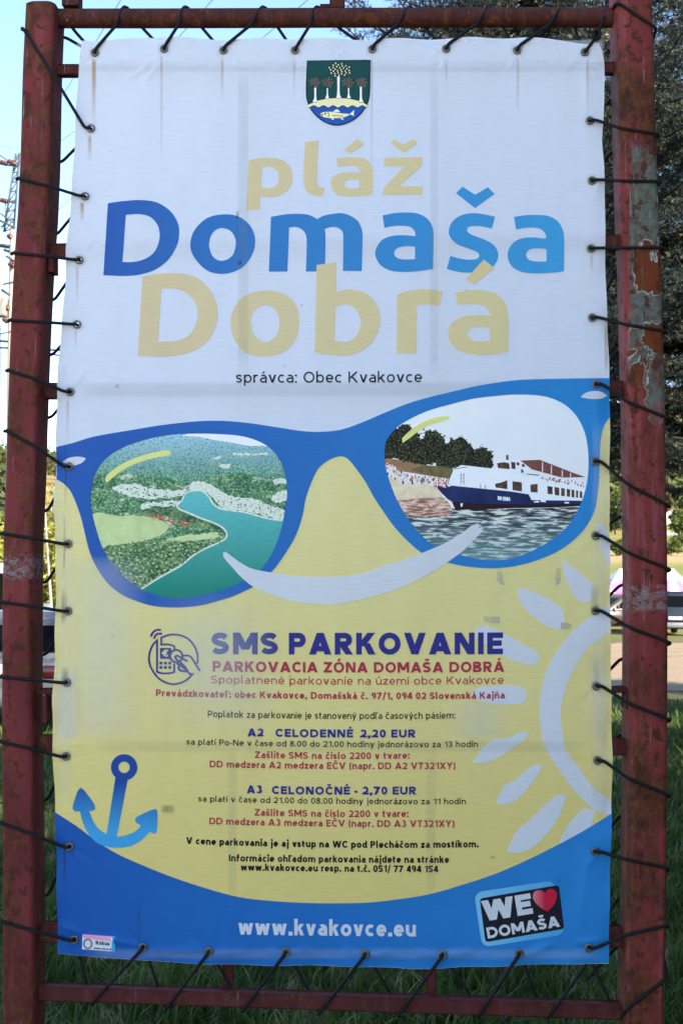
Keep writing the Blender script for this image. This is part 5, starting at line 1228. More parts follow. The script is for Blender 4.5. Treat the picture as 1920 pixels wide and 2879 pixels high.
# ---- grass
def leafy(name, a, b, trans=.3, scale=3.0, rough=.6, spec=.25, third=None, t3=(.56,.66)):
    k = NT(name); k.set(rough, spec); p = k.pos()
    nz = k.noise(p, scale, 4, .7); c_ = k.mix(k.maprange(nz, .32, .68), a, b)
    if third: c_ = k.mix(k.maprange(k.noise(p, scale * 4.3, 2), *t3), c_, third)
    k.color(c_); tr = k.n('ShaderNodeBsdfTranslucent'); k.l(c_, tr.inputs[0]); mx = k.n('ShaderNodeMixShader'); mx.inputs[0].default_value = trans
    k.l(k.b.outputs[0], mx.inputs[1]); k.l(tr.outputs[0], mx.inputs[2]); k.l(mx.outputs[0], k.out.inputs[0]); return k.m
m_grass = leafy('grass blades', (.040,.085,.012), (.100,.155,.030), .4, 1.6, third=(.25,.23,.10))
def blades(n, d0, d1, hmin, hmax, wmul, mask=None):
    d = d0 + (d1 - d0) * rng.random(n) ** .8; u = (rng.random(n) * 2 - 1) * 1.12
    x = CAM.x + (.318 * u - .040) * d; y = CAM.y + d
    clump = np.sin(x*7.1 + 1.3*np.sin(y*5)) * np.sin(y*6.3 + 1.1*np.sin(x*4))
    keep = rng.random(n) < (.62 + .38*clump)
    bare = (x > .25*d + .35 + .15*np.sin(y*4)) & (y < 3.2) & (rng.random(n) < .72); keep &= ~bare
    keep &= ~((x > .6) & (y > 13.0 + rng.random(n)*1.5))
    x, y, clump = x[keep], y[keep], clump[keep]; n = len(x)
    h = (hmin + (hmax - hmin) * rng.random(n) ** 1.6) * (1 + .35*clump); a = rng.random(n) * 2*np.pi; w = (.0025 + .003*rng.random(n)) * wmul
    lean = h * (.35 + .75*rng.random(n)); la = a + np.pi/2 + (rng.random(n) - .5)
    dx, dy = np.cos(a)*w, np.sin(a)*w; lx, ly = np.cos(la)*lean, np.sin(la)*lean
    V = np.zeros((n, 5, 3)); z0 = -.005
    V[:,0] = np.stack([x-dx, y-dy, np.full(n, z0)], 1); V[:,1] = np.stack([x+dx, y+dy, np.full(n, z0)], 1)
    V[:,2] = np.stack([x+dx*.8+lx*.35, y+dy*.8+ly*.35, h*.62], 1); V[:,3] = np.stack([x-dx*.8+lx*.35, y-dy*.8+ly*.35, h*.62], 1)
    V[:,4] = np.stack([x+lx, y+ly, h*.95], 1)
    b = np.arange(n)[:,None]*5
    F = np.concatenate([b + [0,1,2], b + [0,2,3], b + [3,2,4]]); return V.reshape(-1,3), F
Vs, Fs, off = [], [], 0
for args in ((46000, 3.6, 7.5, .05, .19, 1.0), (2600, 3.6, 8.0, .04, .10, 5.0), (34000, 7.0, 13, .06, .20, 1.7), (15000, 12, 20, .06, .20, 3.0)):
    v, f = blades(*args); Vs.append(v); Fs.append(f + off); off += len(v)
tag(np_mesh('grass', np.concatenate(Vs), np.concatenate(Fs), m_grass, None, True), kind='stuff')

# ================================================================== TREES
m_bark = plain('spruce bark', (.055,.040,.030), .9, .1, var=.5, scale=14)
m_needle = leafy('blue spruce needles', (.010,.018,.018), (.036,.052,.044), .15, 2.2, .6, .25, third=(.24,.22,.12), t3=(.58,.68))  # cream third tone paints sunlit tips into the needle colour
def spruce(seed, H, base, Rb, fine_to, nl=.042, nw=.0085, whorl=.20, label='', coarse=False, loc=(0,0,0)):
    rg = np.random.default_rng(seed); P0, D0, L0 = [], [], []      # twigs: start, direction, length
    limbs = MB()
    z = base
    while z < H - .3:
        r_ = Rb * (1 - (z - base) / (H - base)) ** .82 + .12
        if coarse: r_ *= 1.0
        n = 10 if r_ > 1 else 8
        if z < base + .8: n = 6
        a0 = rg.random() * 6.283
        for i in range(n):
            a = a0 + i * 6.283 / n + rg.normal(0, .18); rr = r_ * (.72 + .42 * rg.random()); zz_ = z + rg.normal(0, .10)
            S = np.linspace(0, 1, 9); droop = -.16*rr - .06*rr*rg.random()
            px = np.cos(a) * rr * S; py = np.sin(a) * rr * S; pz = zz_ + droop * np.sin(S * 2.3) * 1.15 + .16 * rr * S**3 * .8
            pts = np.stack([px, py, pz], 1); limbs.tube([tuple(q) for q in pts], [.022*(1-.85*s)*(rr/2)**.5 + .003 for s in S], 4, cap=False)
            step = .070 if not coarse else .20
            if z > fine_to: step *= 1.8
            elif z < base + 1.3 and not coarse: step *= 1.8
            for s in np.arange(.16, 1.0, step / rr):
                k_ = min(int(s * 8), 7); f = s * 8 - k_; p_ = pts[k_] * (1 - f) + pts[k_ + 1] * f; t = pts[k_ + 1] - pts[k_]; t /= np.linalg.norm(t)
                side = np.array([-math.sin(a), math.cos(a), 0])
                for sg in (-1, 1):
                    ln = (.14 + .38 * rr * .6 * (1 - s) * (.4 + .6*s)) * (.7 + .6 * rg.random())
                    d = t * (.62 + .2*rg.random()) + side * sg * .75 + np.array([0, 0, rg.normal(-.14, .16)]); d /= np.linalg.norm(d)
                    P0.append(p_); D0.append(d); L0.append(ln)
                    if ln > .26:
                        for q in (.35, .6, .8):
                            for sg2 in (-1, 1):
                                d2 = d * .7 + np.cross(d, [0, 0, 1]) * sg2 * .6 + np.array([0, 0, rg.normal(-.1, .15)]); d2 /= np.linalg.norm(d2)
                                P0.append(p_ + d * ln * q); D0.append(d2); L0.append(ln * .42 * (1.15 - q*.5))
            for k_ in range(2, 8):
                t = pts[k_ + 1] - pts[k_]; L_seg = np.linalg.norm(t); P0.append(pts[k_]); D0.append(t / L_seg); L0.append(L_seg)
            P0.append(pts[-2]); D0.append((pts[-1] - pts[-2]) / np.linalg.norm(pts[-1] - pts[-2])); L0.append(.16)
        z += whorl * (.8 + .4 * rg.random()) * (1.0 if not coarse else 1.35)
    P0, D0, L0 = np.array(P0), np.array(D0), np.array(L0)
    dens = 150 if not coarse else 34
    cnt = np.maximum(3, (L0 * dens * np.where(P0[:,2] > fine_to, .4, 1)).astype(int)); idx = np.repeat(np.arange(len(L0)), cnt); n = len(idx)
    s = rg.random(n); base_p = P0[idx] + D0[idx] * (L0[idx] * s)[:,None]
    rnd = rg.normal(size=(n, 3)); dd = D0[idx]; rnd -= dd * (rnd * dd).sum(1)[:,None]; rnd /= np.linalg.norm(rnd, axis=1)[:,None]
    rnd[:,2] += .25
    nd = dd * .55 + rnd * .85; nd /= np.linalg.norm(nd, axis=1)[:,None]
    wv_ = np.cross(nd, rg.normal(size=(n, 3))); wv_ /= np.linalg.norm(wv_, axis=1)[:,None]
    big = np.where(P0[idx][:,2] > fine_to, 1.9, 1.0) * (1 if not coarse else 4.0)
    ln = nl * (.7 + .6 * rg.random(n)) * big; w = nw * big * .5
    V = np.stack([base_p - wv_ * w[:,None], base_p + wv_ * w[:,None], base_p + nd * ln[:,None]], 1)
    root = empty('spruce_tree', loc); tag(root, label, 'tree')
    np_mesh('crown', V.reshape(-1, 3), np.arange(3 * n).reshape(-1, 3), m_needle, root)
    limbs.tube([(0,0,-.1), (0,0,H*.3), (0,0,H*.7), (0,0,H)], [.17*H/11, .13*H/11, .06*H/11, .01], 10)
    limbs.build('trunk', m_bark, root); print('SPRUCE', n); return root
def gx(px, py, Y): return P(px, py, Y).x
spA = spruce(3, 11.8, 3.55, 2.9, 7.9, label='large blue spruce whose tips show above the round top rail', loc=(gx(1500, 1400, 8.0), 8.0, 0))
spB = spruce(11, 11.0, 3.45, 2.7, 7.9, label='large blue spruce beside the flaking right-hand post', loc=(gx(2120, 1400, 9.2), 9.2, 0))
# the row that stands to the right of the sign and keeps it in the shade
spS = spruce(23, 11.0, 1.2, 2.9, 0, label='blue spruce of the shade row to the right of the sign, out of the photo', coarse=True, loc=(5.2, -3.4, 0)); spS['group'] = 'spruces of the shade row'
for (x, y, s_, rz) in ((3.9, -4.5, .9, 1.1), (7.6, -6.4, 1.1, 2.0), (6.4, -.7, .92, 2.6), (5.7, 3.0, .78, 3.3), (7.8, 5.6, .78, 4.2), (9.9, 8.6, .8, 5.0), (12.0, 11.2, .8, 5.6)):
    o = copy_tree(spS); o.location = (x, y, 0); o.scale = (s_,)*3; o.rotation_euler = (0, 0, rz)

def leaf_tree(name, label, loc, H, Rx, Rz, zc, n, ls, mat, trunk_r=.12, seed=1, bark=None, cat='tree', clumps=26, low=0.15):
    rg = np.random.default_rng(seed); root = empty(name, loc); tag(root, label, cat)
    cl = rg.normal(size=(clumps, 3)); cl /= np.linalg.norm(cl, axis=1)[:,None]; cl *= (rg.random(clumps) ** .5)[:,None] * .82
    cen = cl * [Rx, Rx, Rz] + [0, 0, zc]; rad = (.28 + .25 * rg.random(clumps)) * min(Rx, Rz)
    k_ = rg.integers(0, clumps, n); o_ = rg.normal(size=(n, 3)); o_ /= np.linalg.norm(o_, axis=1)[:,None]
    p_ = cen[k_] + o_ * (rad[k_] * (.55 + .5 * rg.random(n)))[:,None]; p_ = p_[p_[:,2] > low]; n = len(p_)
    nrm = rg.normal(size=(n, 3)) + [0, 0, .5]; nrm /= np.linalg.norm(nrm, axis=1)[:,None]
    t1 = np.cross(nrm, rg.normal(size=(n, 3))); t1 /= np.linalg.norm(t1, axis=1)[:,None]; t2 = np.cross(nrm, t1)
    s_ = (ls * (.6 + .8 * rg.random(n)))[:,None]
    V = np.stack([p_ - t1*s_, p_ - t2*s_*.5, p_ + t1*s_, p_ + t2*s_*.5], 1)
    np_mesh('foliage' if cat == 'bush' else 'crown', V.reshape(-1, 3), np.arange(4*n).reshape(-1, 4), mat, root)
    m_ = MB(); m_.tube([(0,0,-.2), (0.03,0,zc*.5), (-.03,.02,zc), (0,0,zc + Rz*.6)], [trunk_r, trunk_r*.8, trunk_r*.5, trunk_r*.12], 8)
    for i in range(min(9, clumps)):
        c_ = cen[i]; z0 = min(zc * .9, max(.2, c_[2] - Rz*.55)); m_.tube([(0,0,z0), tuple((np.array([0,0,z0]) + c_) / 2 + [0,0,.06*Rz]), tuple(c_)], [trunk_r*.45, trunk_r*.28, trunk_r*.08], 5)
    m_.build('stem' if cat == 'bush' else 'trunk', bark or m_bark, root); return root
m_yel = leafy('sunny yellow green leaves', (.16,.17,.025), (.32,.30,.05), .35, 1.2, third=(.42,.34,.08))
m_grn = leafy('sunny green leaves', (.045,.068,.014), (.115,.140,.030), .3, .5, third=(.18,.18,.045))
m_dkg = leafy('deep green leaves', (.022,.036,.014), (.06,.075,.026), .2, .6)
m_pale = plain('pale smooth bark', (.30,.27,.23), .9, .1, var=.3)
# left of the banner: bushes and slim trees behind the parked car
for i, (px, Y, H, Rx, mat, lab) in enumerate(((145, 22.5, 3.6, 1.5, m_yel, 'tall yellow-green sunlit bush behind the silver car'), (-20, 23.5, 3.2, 1.7, m_yel, 'yellow-green sunlit bush beyond the silver car at the left edge'), (95, 26, 3.8, 1.9, m_grn, 'mid green bushy tree behind the maroon post'), (215, 25, 4.2, 1.9, m_yel, 'yellow-green bushy tree beyond the silver car, half behind the banner'), (330, 23, 3.6, 1.9, m_grn, 'green bushy tree beyond the silver car, behind the banner'))):
    leaf_tree('bush', lab, (gx(px, 1600, Y), Y, 0), H, Rx, H*.48, H*.52, 5200, .075, mat, .06, 40 + i, cat='bush')
m_ = MB(); q0, q1 = P(143, 1760, 19), P(132, 1500, 19); root = empty('sapling', (q0.x, 19, 0)); tag(root, 'slim bare grey sapling leaning beside the left edge of the banner', 'tree')
m_.tube([(0.03,0,-.1), (.01,0,1.2), (q1.x-q0.x, 0, 2.6), (q1.x-q0.x-.06, 0, 3.4)], [.035,.03,.02,.008], 7); m_.build('trunk', m_pale, root)
m_ = MB()
for i in range(7): z_ = 1.8 + i*.22; a = i*2.4; m_.tube([(-.05,0,z_), (.3*math.cos(a)-.05, .3*math.sin(a), z_ + .25)], [.009, .003], 5)
m_.build('crown', m_pale, root)
for i, (px, Y, H) in enumerate(((-55, 62, 9.0), (5, 70, 8.2), (165, 95, 8.0))):
    leaf_tree('tree', ('dark round tree far off at the left edge of the photo', 'dark tree far off beside the maroon post', 'distant dull green tree seen between the maroon post and the banner')[i], (gx(px, 1600, Y), Y, zq(gx(px,1600,Y), Y)), H, 3.2, H*.42, H*.58, 3600, .22, (m_dkg, m_dkg, m_grn)[i], .2, 60 + i)

# far wooded slopes
def forest(name, spots, seed, mat, hs=(7, 12)):
    rg = np.random.default_rng(seed); Vs = []
    for (x, y) in spots:
        h = rg.uniform(*hs); w = h * rg.uniform(.30, .46); z0 = float(terrain_z(x, y)); n = 150
        o_ = rg.normal(size=(n, 3)); o_ /= np.linalg.norm(o_, axis=1)[:,None]; p_ = o_ * [w, w, h*.48] * (.62 + .45*rg.random((n, 1))) + [x, y, z0 + h*.55]
        nrm = o_ + rg.normal(size=(n, 3))*.6; t1 = np.cross(nrm, rg.normal(size=(n, 3))); t1 /= np.linalg.norm(t1, axis=1)[:,None]; t2 = np.cross(nrm, t1); t2 /= np.linalg.norm(t2, axis=1)[:,None]
        s_ = rg.uniform(.4, 1.0, (n, 1)) * h / 9; Vs.append(np.stack([p_-t1*s_, p_-t2*s_*.6, p_+t1*s_, p_+t2*s_*.6], 1).reshape(-1, 3))
    V = np.concatenate(Vs); return tag(np_mesh(name, V, np.arange(len(V)).reshape(-1, 4), mat), kind='stuff')
rg_ = np.random.default_rng(5)
spots = []
for i in range(1100):
    y = 530 + 560 * rg_.random(); f = (y - CAM.y) / F_PX
    x = CAM.x - .04*(y - CAM.y) + (rg_.uniform(700, 1010) if rg_.random() < .36 else rg_.uniform(-1500, 2200)) * f
    spots.append((x, y))
m_far = leafy('far sunlit wood', (.025,.042,.012), (.095,.105,.026), .2, .09, third=(.16,.14,.04))
forest('forest', spots, 8, m_far, (13, 23))
for i, (px, Y, H, mat, lab) in enumerate(((1905, 470, 12, m_grn, 'rounded green tree below the cream house on the far slope'), (1728, 480, 15, m_dkg, 'dark green tree on the far slope close to the right edge of the banner'), (1893, 560, 15, m_dkg, 'dark tree between the cream house and the white gable'), (1742, 520, 19, m_grn, 'tall olive tree on the far slope between the banner and the flaking post'), (1700, 505, 17, m_dkg, 'dark tree on the far slope half behind the banner edge'))):
    x = gx(px, 1500, Y); leaf_tree('tree', lab, (x, Y, zq(x, Y) - .3), H, H*.38, H*.48, H*.55, 1500, .8, mat, .3, 90 + i)
for px, Y, R_, lab in ((1886, 300, 3.2, 'round green bush on the tan slope at the right edge'), (1737, 255, 2.3, 'small bright bush on the tan slope above the left-hand tent'), (1914, 350, 3.4, 'bright green bush beside the stone wall')):
    x = gx(px, 1580, Y); leaf_tree('bush', lab, (x, Y, zq(x, Y)), 2*R_, R_, R_*.8, R_*.8, 1400, .4, m_grn, .08, int(px), cat='bush')

# ================================================================== CARS, TENTS, HOUSES, POLE
m_glass = NT('dark car glass'); m_glass.set(.16, .03); m_glass.color((.003,.0036,.005)); m_glass = m_glass.m
m_tyre = plain('tyre rubber', (.012,.012,.012), .85, .2); m_rim = plain('alloy rim', (.35,.35,.36), .3, .5, .8)
m_red = NT('tail lamp red'); m_red.set(.15, .6); m_red.color((.045,.003,.004)); m_red = m_red.m
m_lamp = plain('headlamp clear', (.55,.56,.58), .1, .7); m_plate = plain('plate white', (.75,.75,.75), .4, .4, var=.03); m_blk = plain('black trim', (.012,.012,.013), .6, .3)
m_chrome = plain('bright bumper', (.20,.20,.21), .3, .4, .5)
def paint_mat(name, c, metal=.3):
    k = NT(name); k.set(.28, .5, metal); k.b.inputs['Coat Weight'].default_value = .10; k.b.inputs['Coat Roughness'].default_value = .06
    k.color(k.mix(k.noise(k.pos(), 3, 3), tuple(v*.9 for v in c), c)); return k.m
def rrect_plan(y0, y1, hw, z, r_=.12, n=4):
    out = []
    for cx, cy, a0 in ((hw-r_, y1-r_, 0), (-hw+r_, y1-r_, 90), (-hw+r_, y0+r_, 180), (hw-r_, y0+r_, 270)):
        for i in range(n+1): a = R(a0 + 90*i/n); out.append((cx + r_*math.cos(a), cy + r_*math.sin(a), z))
    return out
def car(name, label, cat, loc, rz, L, W, H, paint, belt=.95, boxy=False, bumper=None, group=None, plate=None, parent_scale=1.0):
    root = empty(name, loc, rz); tag(root, label, cat, group); hw = W/2; m_ = MB(); rings = []
    st = [(0,.80,.42,.80),(.05,.92,.32,belt-.02),(.25,.98,.26,belt),(.5*L,1,.24,belt),(.70*L,.99,.25,belt-.03),(.86*L,.95,.28,belt-.14 if not boxy else belt-.06),(L-.12,.88,.34,.66 if not boxy else belt-.2),(L,.74,.42,.58 if not boxy else belt-.3)]
    for y, kx, zb_, zt in st:
        w = hw*kx; rings.append([(-w*.90,y,zb_),(-w*.985,y,zb_+.16),(-w,y,(zb_+zt)/2),(-w*.97,y,zt-.08),(-w*.88,y,zt),(w*.88,y,zt),(w*.97,y,zt-.08),(w,y,(zb_+zt)/2),(w*.985,y,zb_+.16),(w*.90,y,zb_)])
    m_.loft(rings)
    ya, yb = (.06, .74*L) if not boxy else (.03, .80*L); yc, yd = (.30, .52*L) if not boxy else (.10, .66*L)
    lv = [rrect_plan(ya, yb, hw*.90, belt-.04), rrect_plan(yc, yd, hw*.76, H-.09), rrect_plan(yc+.10, yd-.10, hw*.66, H-.01), rrect_plan(yc+.3, yd-.3, hw*.4, H)]
    m_.loft(lv); body = m_.build('body', paint, root, auto=38)
    z0, z1 = belt-.04, H-.09
    def pane(side, a0, a1, t0=.14, t1=.88):
        # side: 'r' rear, 'f' front, 'L','R'; a0..a1 along the side
        def at(a, t):
            yy0 = ya + (yc-ya)*t; yy1 = yb + (yd-yb)*t; w = hw*(.90 + (.76-.90)*t); z = z0 + (z1-z0)*t
            if side == 'r': return (-w*.86 + 2*w*.86*a, yy0 - .008, z)
            if side == 'f': return (-w*.86 + 2*w*.86*a, yy1 + .008, z)
            s_ = 1 if side == 'R' else -1; return (s_*(w + .008), yy0 + .08 + (yy1-yy0-.16)*a, z)
        q = MB(); q.quad(at(a0, t0), at(a1, t0), at(a1 - (.0), t1), at(a0 + (.0), t1)); q.build('window', m_glass, root, smooth=False)
    pane('r', .03, .97, .20, .86); pane('f', .02, .98, .06, .92)
    for sd in 'LR': pane(sd, .04, .36); pane(sd, .39, .66); pane(sd, .69, .90, .10, .80)
    for sx_ in (-1, 1):
        q = MB(); q.box((sx_*hw*.76 - .17, -.012, belt-.24), (sx_*hw*.76 + .17, .10, belt-.08), .03); q.build('tail_light', m_red, root)
        q = MB(); q.box((sx_*hw*.66 - .17, L-.16, .60), (sx_*hw*.66 + .17, L-.02, .76), .03); q.build('headlight', m_lamp, root)
        q = MB(); q.box((sx_*(hw+.10) - .08, .62*L, belt), (sx_*(hw+.10) + .08, .62*L+.10, belt+.16), .03); q.build('mirror', paint, root)
        for yw in (.20*L, .80*L):
            q = MB(); q.tube([(sx_*(hw-.20), yw, .32), (sx_*(hw-.18), yw, .32), (sx_*(hw-.03), yw, .32), (sx_*(hw+.005), yw, .32)], [.27,.32,.32,.28], 22); wh = q.build('wheel', m_tyre, root, auto=40)
            q = MB(); q.tube([(sx_*(hw-.02), yw, .32), (sx_*(hw+.012), yw, .32)], [.215,.20], 18); q.build('rim', m_rim, wh, auto=40)
    q = MB(); q.box((-hw*.93, -.07, .30), (hw*.93, .12, .52), .05); q.build('bumper', bumper or paint, root)
    q = MB(); q.box((-hw*.90, L-.10, .34), (hw*.90, L+.06, .54), .05); q.build('bumper', bumper or paint, root)
    pz = .62 if boxy else .66
    q = MB(); q.box((-.26, -.035, pz), (.26, -.004, pz+.115), .01); pl = q.build('number_plate', m_plate, root)
    q = MB(); q.box((-.26, L+.055, .42), (.26, L+.085, .53), .01); q.build('number_plate', m_plate, root)
    if plate:
        q = MB(); x = -.20
        for ch in plate:
            adv, stq = glyph(ch, .16)
            for typ, pts in stq:
                pp_ = [(x + a*.085, -.037, pz + .018 + b*.08) for a, b in pts]
                if typ == 'Q': q.add(pp_, [(0,1,2,3)])
                else:
                    A2, B2 = ribbon_loops([(a[0], a[2]) for a in pp_], .014); n = len(A2)
                    q.add([(a[0], -.038, a[1]) for a in A2] + [(a[0], -.038, a[1]) for a in B2], [(i, i+1, n+i+1, n+i) for i in range(n-1)])
            x += adv*.085 + .016
        q.build('plate_lettering', m_blk, pl, smooth=False)
    return root
cx = gx(-4, 1900, 8.9)
car('parked_car', 'silver hatchback parked on the grass at the left edge, behind the maroon post', 'car', (cx, 8.9, 0), R(-4), 4.0, 1.72, 1.34, paint_mat('silver paint', (.12,.125,.135), .4), .86)
car('parked_van', 'white van at the left edge of the photo beyond the silver hatchback', 'van', (gx(-172, 1640, 14.4), 14.4, 0), R(4), 4.6, 1.92, 2.02, paint_mat('white paint', (.72,.73,.75), 0), 1.15, True)
car('parked_car', 'dark navy off-road car with bright bumper seen from behind at the right edge', 'car', (gx(1897, 1760, 41), 41, 0), R(0), 4.4, 1.86, 1.72, paint_mat('navy paint', (.004,.005,.009), .1), 1.02, True, m_chrome, plate='C938BI')
bc = car('parked_car', 'bronze brown car by the pink and white tents, just right of the banner', 'car', (gx(1838, 1760, 47.6), 47.6, 0), R(116), 4.3, 1.8, 1.56, paint_mat('bronze paint', (.060,.044,.028), .15), .95)
car('parked_car', 'red car parked behind the bronze brown car', 'car', (gx(1752, 1760, 52.5), 52.5, 0), R(12), 4.1, 1.74, 1.62, paint_mat('red paint', (.42,.02,.03), .1), .95)
m_tw = plain('tent white', (.78,.76,.72), .7, .2, var=.05); m_tp = plain('tent purple', (.50,.14,.52), .7, .2, var=.08); m_al = plain('tent pole', (.5,.5,.52), .4, .5, .6)
def tent(px, Y, label, rz):
    x = gx(px, 1640, Y); root = empty('party_tent', (x, Y, 0), rz); tag(root, label, 'tent', 'party tents beyond the parked cars'); hw, ze, zp = 1.28, 1.78, P(px, 1599, Y).z
    def pt(fi, a, t):   # face fi, across a in -1..1 at the eave, t 0 eave .. 1 peak
        sg = 1 - .93*(t ** .82); u, v = a*hw*sg, -hw*sg; z = ze + (zp-ze)*t; an_ = fi*math.pi/2
        return (u*math.cos(an_) - v*math.sin(an_), u*math.sin(an_) + v*math.cos(an_), z)
    for fi in range(4):
        mw, mp = MB(), MB()
        for i in range(5):
            a0, a1 = -1 + .4*i, -.6 + .4*i; col = i in (1, 3) or (i in (0, 4))
            for j in range(6):
                t0, t1 = j/6, (j+1)/6; tgt = mp if (i in (0, 1, 3, 4) and t1 <= .52 - .12*(i in (0, 4))) else mw
                tgt.quad(pt(fi, a0, t0), pt(fi, a1, t0), pt(fi, a1, t1), pt(fi, a0, t1))
            p0, p1 = pt(fi, a0, 0), pt(fi, a1, 0); (mp if i % 2 else mw).quad((p0[0]*1.003, p0[1]*1.003, ze - .16), (p1[0]*1.003, p1[1]*1.003, ze - .16), (p1[0]*1.003, p1[1]*1.003, ze), (p0[0]*1.003, p0[1]*1.003, ze))
        mw.build('canopy', m_tw, root, smooth=False); mp.build('canopy_panel', m_tp, root, smooth=False)
    for sx_ in (-1, 1):
        for sy_ in (-1, 1): q = MB(); q.tube([(sx_*(hw-.06), sy_*(hw-.06), 0), (sx_*(hw-.06), sy_*(hw-.06), ze)], .02, 6); q.build('leg', m_al, root)
tent(1745, 57.5, 'white and purple party tent just right of the banner', R(8)); tent(1886, 57, 'white and purple party tent behind the dark navy off-road car', R(-6))

m_cream = plain('cream render', (.62,.52,.38), .9, .1, var=.06); m_wht = plain('white render', (.74,.72,.70), .9, .1, var=.05); m_terra = plain('terracotta tiles', (.42,.17,.09), .9, .1, var=.3, scale=2); m_grt = plain('greyish roof tiles', (.34,.29,.25), .9, .1, var=.2, scale=2)
def house(label, px, Y, w, d, h, rh, wall, roof, rz, dz=0):
    x = gx(px, 1400, Y); root = empty('house', (x, Y, float(terrain_z(x, Y)) + dz), rz); tag(root, label, 'house')
    q = MB(); q.add([(-w/2,-d/2,-3),(w/2,-d/2,-3),(w/2,d/2,-3),(-w/2,d/2,-3),(-w/2,-d/2,h),(w/2,-d/2,h),(w/2,d/2,h),(-w/2,d/2,h),(-w/2,0,h+rh),(w/2,0,h+rh)], [(0,1,5,4),(1,2,6,9,5),(2,3,7,6),(3,0,4,8,7)]); q.build('wall', wall, root, smooth=False)
    q = MB(); e = .7
    for s_ in (-1, 1): q.add([(-w/2-e, s_*(d/2+e), h-.35), (w/2+e, s_*(d/2+e), h-.35), (w/2+e, 0, h+rh+.12), (-w/2-e, 0, h+rh+.12), (-w/2-e, s_*(d/2+e), h-.1), (w/2+e, s_*(d/2+e), h-.1), (w/2+e, 0, h+rh+.4), (-w/2-e, 0, h+rh+.4)], [(0,1,2,3),(4,5,6,7),(0,1,5,4),(1,2,6,5),(3,0,4,7)])
    q.build('roof', roof, root, smooth=False)
    nwin = max(2, int(w/3))
    for fl in range(2 if h > 4.6 else 1):
        for i in range(nwin):
            xc = -w/2 + (i+.5)*w/nwin; q = MB(); q.box((xc-.65, -d/2-.06, 1.0+fl*2.7), (xc+.65, -d/2+.05, 2.4+fl*2.7)); q.build('window', m_glass, root, smooth=False)
    for fl in range(2 if h > 4.6 else 1):
        q = MB(); q.box((-w/2-.06, -.6, 1.0+fl*2.7), (-w/2+.05, .6, 2.4+fl*2.7)); q.build('window', m_glass, root, smooth=False)
    q = MB(); q.box((w*.2, .4, h+rh*.3), (w*.2+.6, 1.0, h+rh+1.0)); q.build('chimney', m_terra, root, smooth=False)
house('cream house with greyish roof high on the far slope', 1922, 645, 15, 9, 5.2, 2.2, m_cream, m_grt, R(10), -1)
house('white house with steep gable lower on the far slope', 1893, 532, 5.6, 7, 5.4, 2.8, m_wht, m_terra, R(70), -.6)
x = gx(1897, 1487, 505); wl_ = MB()
for i in range(16):
    xa = x - 5.5 + i*1.0; z_ = float(terrain_z(xa, 503)); wl_.box((xa, 502.4, z_-1), (xa + .985, 503.2, z_ + 2.0 + random.uniform(-.05, .05)), .04)
tag(wl_.build('stone_wall', plain('grey stone', (.27,.26,.26), .95, .1, var=.35, scale=1.2), smooth=False), 'grey stone retaining wall below the white gabled house', 'wall')

# ---- tiny walker on the far slope
def person(px, py, Y, label):
    x = gx(px, py, Y); root = empty('person', (x, Y, float(terrain_z(x, Y)))); tag(root, label, 'person')
    def skin(name, V, E, Rr, mat):
        me = bpy.data.meshes.new(name); me.from_pydata(V, E, []); o = bpy.data.objects.new(name, me); COL.objects.link(o); o.parent = root
        md = o.modifiers.new('skin', 'SKIN'); md.use_smooth_shade = True
        for v, r_ in zip(me.skin_vertices[0].data, Rr): v.radius = (r_, r_)
        me.skin_vertices[0].data[0].use_root = True
        sb = o.modifiers.new('sub', 'SUBSURF'); sb.levels = 1; sb.render_levels = 1; me.materials.append(mat); return o
    V = [(0,0,.95),(0,0,1.2),(0,0,1.42),(0,0,1.52),(0,-.02,1.63),(0,-.02,1.74),(-.19,0,1.40),(-.26,.02,1.14),(-.24,-.08,.90),(.19,0,1.40),(.26,.02,1.14),(.25,-.07,.90),(-.10,0,.90),(-.11,-.06,.50),(-.11,.02,.06),(-.11,-.12,.03),(.10,0,.90),(.11,.06,.50),(.11,.10,.06),(.11,-.03,.03)]
    E = [(0,1),(1,2),(2,3),(3,4),(4,5),(2,6),(6,7),(7,8),(2,9),(9,10),(10,11),(0,12),(12,13),(13,14),(14,15),(0,16),(16,17),(17,18),(18,19)]
    Rr = [.13,.125,.14,.055,.095,.07,.06,.045,.035,.06,.045,.035,.085,.06,.045,.035,.085,.06,.045,.035]
    skin('body', V, E, Rr, plain('skin', (.45,.27,.19), .6, .3))
    skin('shirt', [V[i] for i in (1,0,2,6,9)] , [(0,1),(0,2),(2,3),(2,4)], [.145,.145,.155,.085,.085], plain('white and red shirt', (.72,.60,.58), .8, .2))
    skin('shorts', [V[0], V[12], V[16], (-.11,-.03,.62), (.11,.03,.62)], [(0,1),(0,2),(1,3),(2,4)], [.145,.105,.105,.09,.09], plain('red shorts', (.5,.06,.05), .8, .2))
    skin('hair', [(0,.01,1.74),(0,.02,1.66)], [(0,1)], [.085,.09], plain('dark hair', (.03,.02,.015), .8, .2))
person(1729, 1545, 297, 'tiny far walker in a pale shirt and red shorts on the tan slope')
m_ = MB(); x = gx(1735, 1575, 262); z_ = float(terrain_z(x, 262)); m_.tube([(x, 262, z_-.3), (x - .2, 262, z_ + 2.4)], [.12, .08], 6); m_.tube([(x, 262, z_+.1), (x + 1.8, 262, z_ + .2)], [.08, .05], 5)
tag(m_.build('wooden_stake', m_bark), 'dark wooden stake standing on the tan slope above the small bush', 'stake')

